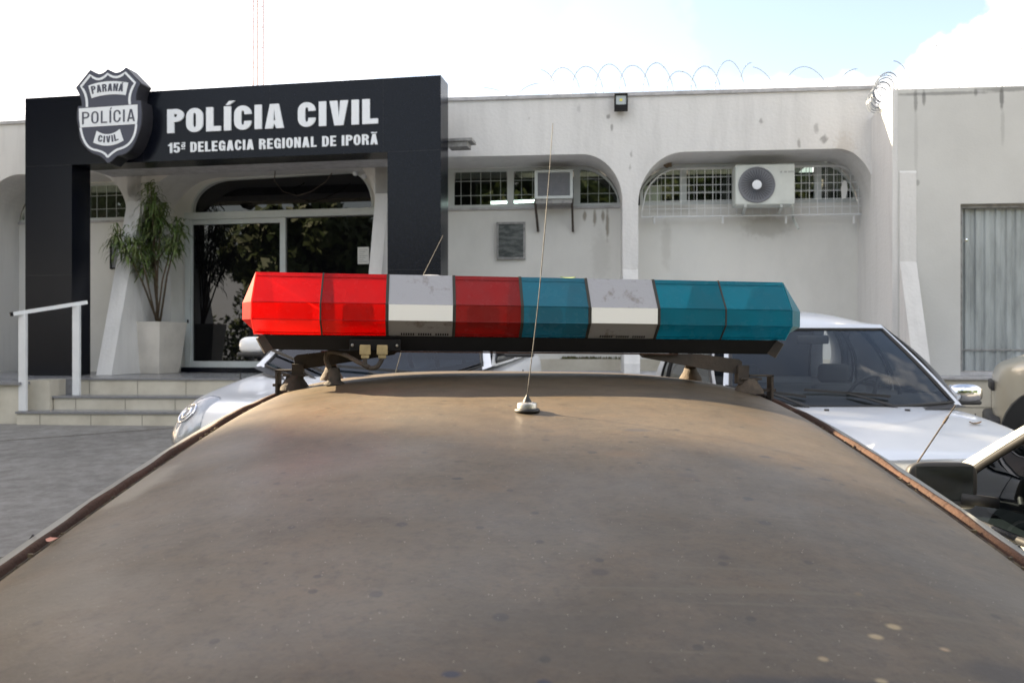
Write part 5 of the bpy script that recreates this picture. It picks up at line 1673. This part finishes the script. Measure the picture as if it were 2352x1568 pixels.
M['silver_paint'] = mat('silver_car_paint', (.80, .82, .86), .3, metal=.05, coat=.7, coat_rough=.08)
M['grey_paint'] = mat('grey_beige_car_paint', (.40, .405, .385), .3, metal=.2, coat=.7)
M['beige_paint'] = mat('champagne_car_paint', (.50, .46, .36), .3, metal=.3, coat=.7)
M['dark_trim'] = mat('dark_car_trim', (.03, .03, .032), .55)
M['lamp_clear'] = glass_mat('clear_lamp_lens', (.93, .94, .95), 1.5)
M['red_lamp'] = mat('red_lamp', (.4, .02, .015), .25, coat=.5)

def make_car(name, label, loc, yaw, P, paint, glass, trim=None, group='cars parked in front of the station', pitch=0.0):
    """local axes: +x forward, y to the car's left, z up; origin on the ground below the windscreen base"""
    root = thing(name, label, 'car', loc, yaw, group)
    root.rotation_euler = (0, pitch, yaw)
    g = lambda k, d: P.get(k, d)
    hw_, zb, zh, nose, tail = g('hw', .82), g('zb', .92), g('zh', .76), g('nose', 1.05), g('tail', -2.85)
    wb, wr, zr = g('wb', .76), g('wr', .56), g('zr', 1.40)
    xft, xrt, xrb = g('xft', -.62), g('xrt', -2.05), g('xrb', -2.6)
    crown_ = g('crown', .05); bow = g('bow', .14); zdeck = g('zdeck', zb + .02)
    zrb = g('zrb', zb + .06)
    sill = g('sill', .22)
    # --- lower body loft
    nw = g('nw', 0)
    st = [(nose + bow, .38 + nw * 1.2, zh - .22, .30), (nose + bow * .85, .56 + nw, zh - .12, .24), (nose + bow * .45, .70 + nw * .7, zh - .04, .20), (nose - .12, hw_ * (.945 + nw * .3), zh + .01, .20), (nose * .6, hw_ * .985, zh + (zb - zh) * .42, .20), (.25, hw_, zb - .03, .20),
          (-.1, hw_, zb, .20), (xft, hw_, zb + .015, .20), (xrt, hw_, zrb - .01, .20), (xrb, hw_ * .985, zrb, .20), (xrb + (tail - xrb) * .6, hw_ * .95, min(zrb, zdeck), .24), (tail, hw_ * .88, zdeck - .05, .32), (tail - .04, hw_ * .8, zdeck - .15, .42)]
    def sec(x, w, zt, z0):
        h = zt - z0
        return [(0, zt + .012), (w * .5, zt + .008), (w * .80, zt - .004), (w * .93, zt - .028), (w * .985, zt - .085), (w, z0 + h * .55), (w * .99, z0 + h * .3), (w * .965, z0 + .06), (w * .90, z0), (0, z0)]
    h_ = lambda a_, b_: (a_ - b_) * .7
    m = MB(); V = []; n_ = 0
    for (x, w, zt, z0) in st:
        s_ = sec(x, w, zt, z0)
        ring = [(y, z) for y, z in s_] + [(-y, z) for y, z in s_[-2:0:-1]]
        n_ = len(ring)
        hd = g('hdip', 0) * max(0, min(1, (x + .4) / .5)) * max(0, min(1, (nose + .1 - x) / .5))
        ring = [(y, z - hd * (1 - (abs(y) / w) ** 2) if z > z0 + h_(zt, z0) else z) for y, z in ring]
        # cowl line is curved in plan: pull the outer points back
        V += [(x - g('sweep', .10) * (abs(y) / hw_) ** 2 * (1 if x > -.3 else 0), y, z) for y, z in ring]
    F = [(i * n_ + k, i * n_ + (k + 1) % n_, (i + 1) * n_ + (k + 1) % n_, (i + 1) * n_ + k) for i in range(len(st) - 1) for k in range(n_)]
    F += [tuple(range(n_)), tuple((len(st) - 1) * n_ + k for k in range(n_))[::-1]]
    m.add(V, F)
    body_ = m.build('body', paint, root, smooth=True, sub=2)
    # --- greenhouse surface
    def OUT(side, q, xf, xr, w, bw, br):
        if side == 0: return (xf - bw * (2 * q - 1) ** 2, (2 * q - 1) * w)                # front, right -> left
        if side == 1: return ((xf - bw) + ((xr + br) - (xf - bw)) * q, w * (1 + .02 * math.sin(math.pi * q)))
        if side == 2: return (xr + br * (2 * q - 1) ** 2, (1 - 2 * q) * w)
        return ((xr + br) + ((xf - bw) - (xr + br)) * q, -w * (1 + .02 * math.sin(math.pi * q)))
    def S(side, q, h):
        a = OUT(side, q, .0 + .0, xrb, wb, bow, .06); c = OUT(side, q, xft, xrt, wr, .10, .05)
        zz0 = zb + (zrb - zb) * max(0, min(1, (-a[0]) / (-xrb))) - (g('dipz', .02) * (1 - (2 * q - 1) ** 2) if side == 0 else 0)
        bulge = g('bulge', .035) * math.sin(math.pi * h)
        x = a[0] + (c[0] - a[0]) * h; y = a[1] + (c[1] - a[1]) * h
        if side == 0: x += bulge * .5
        if side == 2: x -= bulge * .5
        if side == 1: y += bulge
        if side == 3: y -= bulge
        return Vector((x, y, zz0 + (zr - zz0) * h))
    # frames around windows (each side: list of q-intervals that are glass)
    hb, ht = .03, g('ht', .93)
    ap = g('ap', .035)
    cells = {0: [(ap, 1 - ap)], 2: [(.08, .92)],
             1: g('side_q', [(.05, .42), (.46, .80)]), }
    cells[3] = [(1 - b_, 1 - a_) for a_, b_ in cells[1]][::-1]
    fm = MB(); bmk = MB()
    for side in range(4):
        iv = cells[side]
        edges = [0] + [e for p in iv for e in p] + [1]
        htt = ht if side in (0, 2) else ht - .02
        for i in range(len(edges) - 1):
            a, c = edges[i], edges[i + 1]
            if c - a < 1e-4: continue
            is_glass = (a, c) in iv
            qs = lin(a, c, max(2, int((c - a) * 24) + 2))
            if not is_glass:
                fm.grid(lambda q_, h: S(side, q_, h), qs, lin(-.02, 1, 9))
            else:
                (bmk if side == 0 else fm).grid(lambda q_, h: S(side, q_, h), qs, lin(-.03, hb, 2))
                fm.grid(lambda q_, h: S(side, q_, h), qs, lin(htt, 1, 3))
                gmx = MB(); gmx.grid(lambda q_, h: S(side, q_, h) * 1.0, qs, lin(hb, htt, 10))
                nm = ['windshield', 'side_window', 'rear_window', 'side_window'][side]
                go = gmx.build(nm, glass, root, smooth=True)
                # black seal just proud of the surface
                ring = [S(side, q_, hb) for q_ in qs] + [S(side, c, h) for h in lin(hb, htt, 9)[1:]] + [S(side, q_, htt) for q_ in qs[::-1]][1:] + [S(side, a, h) for h in lin(htt, hb, 9)[1:]]
                sm2 = MB(); sm2.tube(ring, g('seal', .011), 6, cap=False)
                sm2.build('seal', M['seal'], go, smooth=True)
    # roof
    def RF(qx, qy):
        f = OUT(0, qy, xft, xrt, wr, .10, .05); r = OUT(2, 1 - qy, xft, xrt, wr, .10, .05)
        x = f[0] + (r[0] - f[0]) * qx
        return Vector((x, f[1], zr + crown_ * (1 - abs(2 * qy - 1) ** g('rexp', 4) * .999) * (1 - abs(2 * qx - 1) ** 2.4)))
    fm.build('window_frame', paint, root, smooth=True)
    rm = MB(); rm.grid(RF, lin(0, 1, 18), lin(0, 1, 15))
    rm.build('roof', paint, root, smooth=True)
    # cowl strip and interior tub
    m = bmk
    m.grid(lambda q_, t: S(0, q_, -.02) + Vector((.006 + .11 * t, 0, .016 - .006 * t)), lin(.03, .97, 15), lin(0, 1, 3))
    m.build('cowl', M['dark_trim'], root, smooth=True)
    m = MB()
    def tub(qx, qy):
        f = S(0, qy, 0); r = S(2, 1 - qy, 0)
        p = f.lerp(r, qx); return Vector((p.x, p.y * .97, p.z + .022 + (.035 * math.exp(-((qx - .12) / .08) ** 2))))
    m.grid(tub, lin(.01, .99, 24), lin(.02, .98, 9))
    m.build('dashboard', M['seat'], root, smooth=True)
    # seats
    for y in (-.36, .36):
        m = MB(); xs_ = -1.05; sd = g('sd', 0)
        m.box((xs_ - .05, y, zb + .04 - sd), (.13, .44, .34), Matrix.Rotation(.2, 3, 'Y'), .05); m.box((xs_ - .13, y, zb + .29 - sd), (.09, .24, .15), Matrix.Rotation(.2, 3, 'Y'), .035)
        m.build('seat', M['seat'], root, smooth=True)
    m = MB(); m.box((xrt + .25, 0, zb + .06 - g('sd', 0)), (.14, 1.05, .26), None, .05); m.build('rear_seat', M['seat'], root, smooth=True)
    # steering wheel and mirror
    m = MB(); c0 = Vector((-.48, .36, zb + .03)); R2 = Matrix.Rotation(math.radians(-62), 3, 'Y')
    m.tube([c0 + R2 @ Vector((.185 * math.cos(t), .185 * math.sin(t), 0)) for t in lin(0, 2 * math.pi, 33)], .014, 8, cap=False)
    m.tube([c0 + R2 @ Vector((-.17, 0, 0)), c0 + R2 @ Vector((.17, 0, 0))], .016, 6)
    m.build('steering_wheel', M['dark_trim'], root, smooth=True)
    m = MB(); m.box((S(0, .5, .80).x - .07, 0, S(0, .5, .80).z), (.03, .24, .065), None, .012); m.build('rear_view_mirror', M['dark_trim'], root, smooth=True)
    # outer mirrors
    for sg in (1, -1):
        c0 = S(1 if sg > 0 else 3, .06 if sg > 0 else .94, .10) + Vector(((-.30 if g('boxmir', 0) else -.02), sg * .15, g('ymz', .0)))
        if g('boxmir', 0): c0 = Vector((-.67, sg * (wb + .160), zb + .150))
        bm = bmesh.new(); bmesh.ops.create_uvsphere(bm, u_segments=20, v_segments=14, radius=1)
        for v in bm.verts:
            v.co = g('ms', 1) * Vector((v.co.x * .075 if v.co.x > 0 else v.co.x * .012, math.copysign(abs(v.co.y) ** g('mp', .7), v.co.y) * .12, math.copysign(abs(v.co.z) ** g('mp', .7), v.co.z) * g('mir', .075)))
        m = MB(); m.add([v.co + c0 for v in bm.verts], [[v.index for v in f.verts] for f in bm.faces]); bm.free()
        mo = m.build('door_mirror', g('mirror_mat', paint), root, smooth=True)
        m = MB(); m.grid(lambda u, v: c0 + Vector((-.0145 * g('ms', 1), u * .098 * g('ms', 1), v * .058 * g('ms', 1))), lin(-1, 1, 3), lin(-1, 1, 3)); m.build('mirror_glass', M['chrome'], mo)
        m = MB(); m.bar(c0 + Vector((0, -sg * .05, -.045)), c0 + Vector((.0, -sg * .16, -.06)), .03, .03); m.box(c0 + Vector((.022, 0, -.062)), (.07, .19, .03), None, .012)
        m.build('mirror_base', M['dark_trim'], mo, smooth=True)
        # handle
        m = MB(); y_ = sg * (hw_ * 1.0 + .012); m.box((-1.05, y_, zb - .12), (.16, .02, .025), None, .006); m.build('door_handle', paint, root, smooth=True)
        m = MB(); m.tube([Vector((-.08, sg * (hw_ + .001), zb - .05)), Vector((-.10, sg * (hw_ + .002), .55)), Vector((-.02, sg * (hw_ * .985), .30))], .004, 4)
        m.tube([Vector((-1.22, sg * (hw_ + .001), zb - .05)), Vector((-1.22, sg * (hw_ + .002), .55)), Vector((-1.20, sg * (hw_ * .985), .30))], .004, 4)
        m.build('door_gap', M['seal'], root)
    # wipers
    for y, ln in ((.30, -.58), (-.28, -.52)):
        def onws(yy, h):
            return S(0, (yy / wb + 1) / 2, h) + Vector((.018, 0, .014))
        m = MB(); m.tube([onws(y, .0), onws(y + ln * .30, .10), onws(y + ln * .5, .15)], [.012, .009, .006], 6)
        m.bar(onws(y + ln * .0, .115), onws(y + ln * 1.0, .19), .012, .018)
        m.build('wiper', M['dark_trim'], root, smooth=False)
    # wheels with arches
    for x in (nose - g('wheel_f', .62), xrb + .35):
        for sg in (1, -1):
            m = MB(); c0 = (x, sg * (hw_ - .085), .31)
            bm = bmesh.new()
            ar = g('arch', .37); m.lathe([(.001, sg * .098), (ar, sg * .0985), (ar, -sg * .05)], c0, 30, 'y')
            m.build('wheel_arch', M['seal'], root)
            wheel_at(root, (x, sg * (hw_ - .07), .31), .31, .20, world=False, ax='y')
    # front: lamps, grille, bumper line
    for sg in (1, -1):
        bm = bmesh.new(); bmesh.ops.create_uvsphere(bm, u_segments=24, v_segments=16, radius=1)
        lx, ly, lz = g('lamp', (nose - .06, hw_ * .80, zh - .11)); la, lb_, lc = g('lamp_s', (.13, .14, .085))
        R3 = Matrix.Rotation(sg * math.radians(g('lamp_rot', 28)), 3, 'Z') @ Matrix.Rotation(math.radians(g('lamp_tilt', -18)), 3, 'Y')
        vs_ = [R3 @ Vector((v.co.x * la, v.co.y * lb_, v.co.z * lc)) + Vector((lx, sg * ly, lz)) for v in bm.verts]
        fs_ = [[v.index for v in f.verts] for f in bm.faces]; bm.free()
        m = MB(); m.add(vs_, fs_); ho = m.build('headlight', M['chrome'] if False else M['lamp_body'], root, smooth=True)
        m = MB(); m.add([Vector((lx, sg * ly, lz)) + (v - Vector((lx, sg * ly, lz))) * 1.05 for v in vs_], fs_); m.build('lamp_lens', M['lamp_clear'], ho, smooth=True)
        fwd = R3 @ Vector((1, 0, 0))
        m = MB()
        for (r_, dy, dz_) in ((.060, 0, 0),):
            cc = Vector((lx, sg * ly, lz)) + fwd * la * .97
            u_ = R3 @ Vector((0, 1, 0)); w_ = R3 @ Vector((0, 0, 1))
            m.tube([cc + u_ * r_ * math.cos(t) + w_ * r_ * math.sin(t) for t in lin(0, 2 * math.pi, 25)], .006, 6, cap=False)
            m.tube([cc + u_ * .03 * math.cos(t) + w_ * .03 * math.sin(t) for t in lin(0, 2 * math.pi, 25)], .010, 6, cap=False)
        m.build('lamp_bezel', M['chrome'], ho, smooth=True)
        m = MB(); m.box((tail + .02, sg * hw_ * .78, zdeck - .22), (.10, .20, .22), None, .03); m.build('tail_light', M['red_lamp'], root, smooth=True)
    m = MB(); m.box((nose + bow * .93, 0, zh - .24), (.05, .62, .09), None, .015); m.build('grille', M['dark_trim'], root, smooth=True)
    m = MB(); m.box((nose + bow * .80, 0, .36), (.16, 1.15, .14), None, .04); m.build('bumper', g('bumper', paint), root, smooth=True)
    return root, S, body_
M['lamp_body'] = mat('lamp_reflector', (.78, .79, .82), .25, metal=.25, col2=(.50, .42, .40), vscale=9, lo=.5, hi=.75)

# silver hatchback, left of the middle, nose towards the viewer
sy = 5.02
P1 = dict(hw=.84, wb=.78, wr=.60, zb=1.045, nw=.11, hdip=.13, dipz=.14, zh=.925, zr=1.50, xft=-.85, xrt=-2.25, xrb=-2.75, tail=-2.95, nose=.85, zrb=1.13, zdeck=1.12, sweep=.22, bow=.20,
          side_q=[(.05, .34), (.38, .63), (.665, .78)], lamp=(.815, .625, .765), lamp_s=(.085, .13, .165), lamp_rot=38, lamp_tilt=-42, ymz=.075, ms=.8)
yaw1 = math.atan2(-1, -.15)
make_car('silver_hatchback', 'silver hatchback facing the camera behind the red end of the light bar', (-.93, 5.12, ground_z(4.9)), yaw1, P1, M['silver_paint'], M['car_glass_dark'])
# white car
P2 = dict(hw=.86, wb=.81, wr=.60, zb=.775, zh=.62, zr=1.335, xft=-.78, xrt=-2.0, xrb=-2.55, tail=-2.9, nose=1.15, zrb=.86, zdeck=.86, sweep=.10, bow=.16,
          side_q=[(.05, .40), (.43, .72), (.75, .86)], crown=.115, bulge=.065, rexp=2.6, ap=.030, seal=.013, sd=.11, mirror_mat=M['chrome'], mir=.07, lamp=(1.02, .62, .50))
yaw2 = math.atan2(-1, .02)
wc, S2, B2 = make_car('white_saloon', 'white car facing the camera at the right with leaf litter on its bonnet', (2.22, 5.40, ground_z(5.4) - .03), yaw2, P2, M['white_paint'], M['car_glass_clear'])
# near car on the right, facing away
P3 = dict(hw=.80, wb=.745, wr=.60, zb=.715, zh=.72, zr=1.25, xft=-1.0, xrt=-2.2, xrb=-2.7, tail=-3.0, nose=.95, zrb=.69, zdeck=.72, sweep=.08, bow=.12, boxmir=1, mp=.45, ms=.86,
          side_q=[(.05, .42), (.46, .80)], mirror_mat=M['dark_trim'], mir=.07, ap=.03, ht=.95, seal=.013)
near_, _s, _b2 = make_car('grey_beige_car', 'near parked car with black door mirror, its side window and pillar at the right edge', (2.18, 3.12, ground_z(2.9) + .02), math.radians(90), P3, M['grey_paint'], M['car_glass_dark'])
# tall beige vehicle at the far right edge
P4 = dict(hw=.84, wb=.78, wr=.62, zb=1.06, zh=.93, zr=1.55, xft=-.9, xrt=-2.6, xrb=-2.9, tail=-3.1, nose=.62, zrb=1.08, zdeck=1.06, sweep=.05, bow=.10, lamp=(.50, .60, .62), lamp_s=(.08, .11, .07), bumper=M['dark_trim'], wheel_f=.36, arch=.42)
make_car('champagne_car', 'champagne coloured car seen side on, cut off by the right edge beyond the white car', (5.12, 7.40, ground_z(7.0)), math.radians(152), P4, M['beige_paint'], M['car_glass_dark'])

# aerial on the near right car
m = MB()
a0 = Vector(((2085 - CX) / FPX * 2.95, 2.95, E + (HY - 1095) * 2.95 / FPX)); a1 = Vector(((2195 - CX) / FPX * 2.95, 2.95, E + (HY - 930) * 2.95 / FPX))
m.tube([a0, a0.lerp(a1, .75)], .0028, 6); m.tube([a0.lerp(a1, .75), a0.lerp(a1, .84)], .0045, 6); m.tube([a0.lerp(a1, .84), a1], .0022, 6)
m.lathe([(.014, -.02), (.014, .0), (.006, .012)], a0, 12)
wpart(m, 'aerial', M['rubber'], near_, smooth=True)
# washer nozzles and a dry leaf on the white bonnet
bpy.context.view_layer.update()
dg = bpy.context.evaluated_depsgraph_get()
be = B2.evaluated_get(dg)
def on_bonnet(lx, ly):
    inv = be.matrix_world.inverted()
    ok, loc, nrm, _i = be.ray_cast(Vector((lx, ly, 3)), Vector((0, 0, -1)))
    return loc
for ly in (.30, -.22):
    p = on_bonnet(.13, ly)
    m = MB(); m.box(p + Vector((0, 0, .004)), (.022, .028, .014), None, .003); m.build('washer_nozzle', M['dark_trim'], wc)
p = be.matrix_world @ on_bonnet(.50, .52)
m = MB(); m.grid(lambda u, v: p + Vector((u * .038, v * .024 * (1 - u * u), .004 + .012 * u * u + .006 * v * v)), lin(-1, 1, 9), lin(-1, 1, 5))
tag(m.build('fallen_leaf', mat('dry_leaf', (.20, .13, .07), .8), smooth=True), 'curled dry brown leaf lying on the white car bonnet', 'leaf')
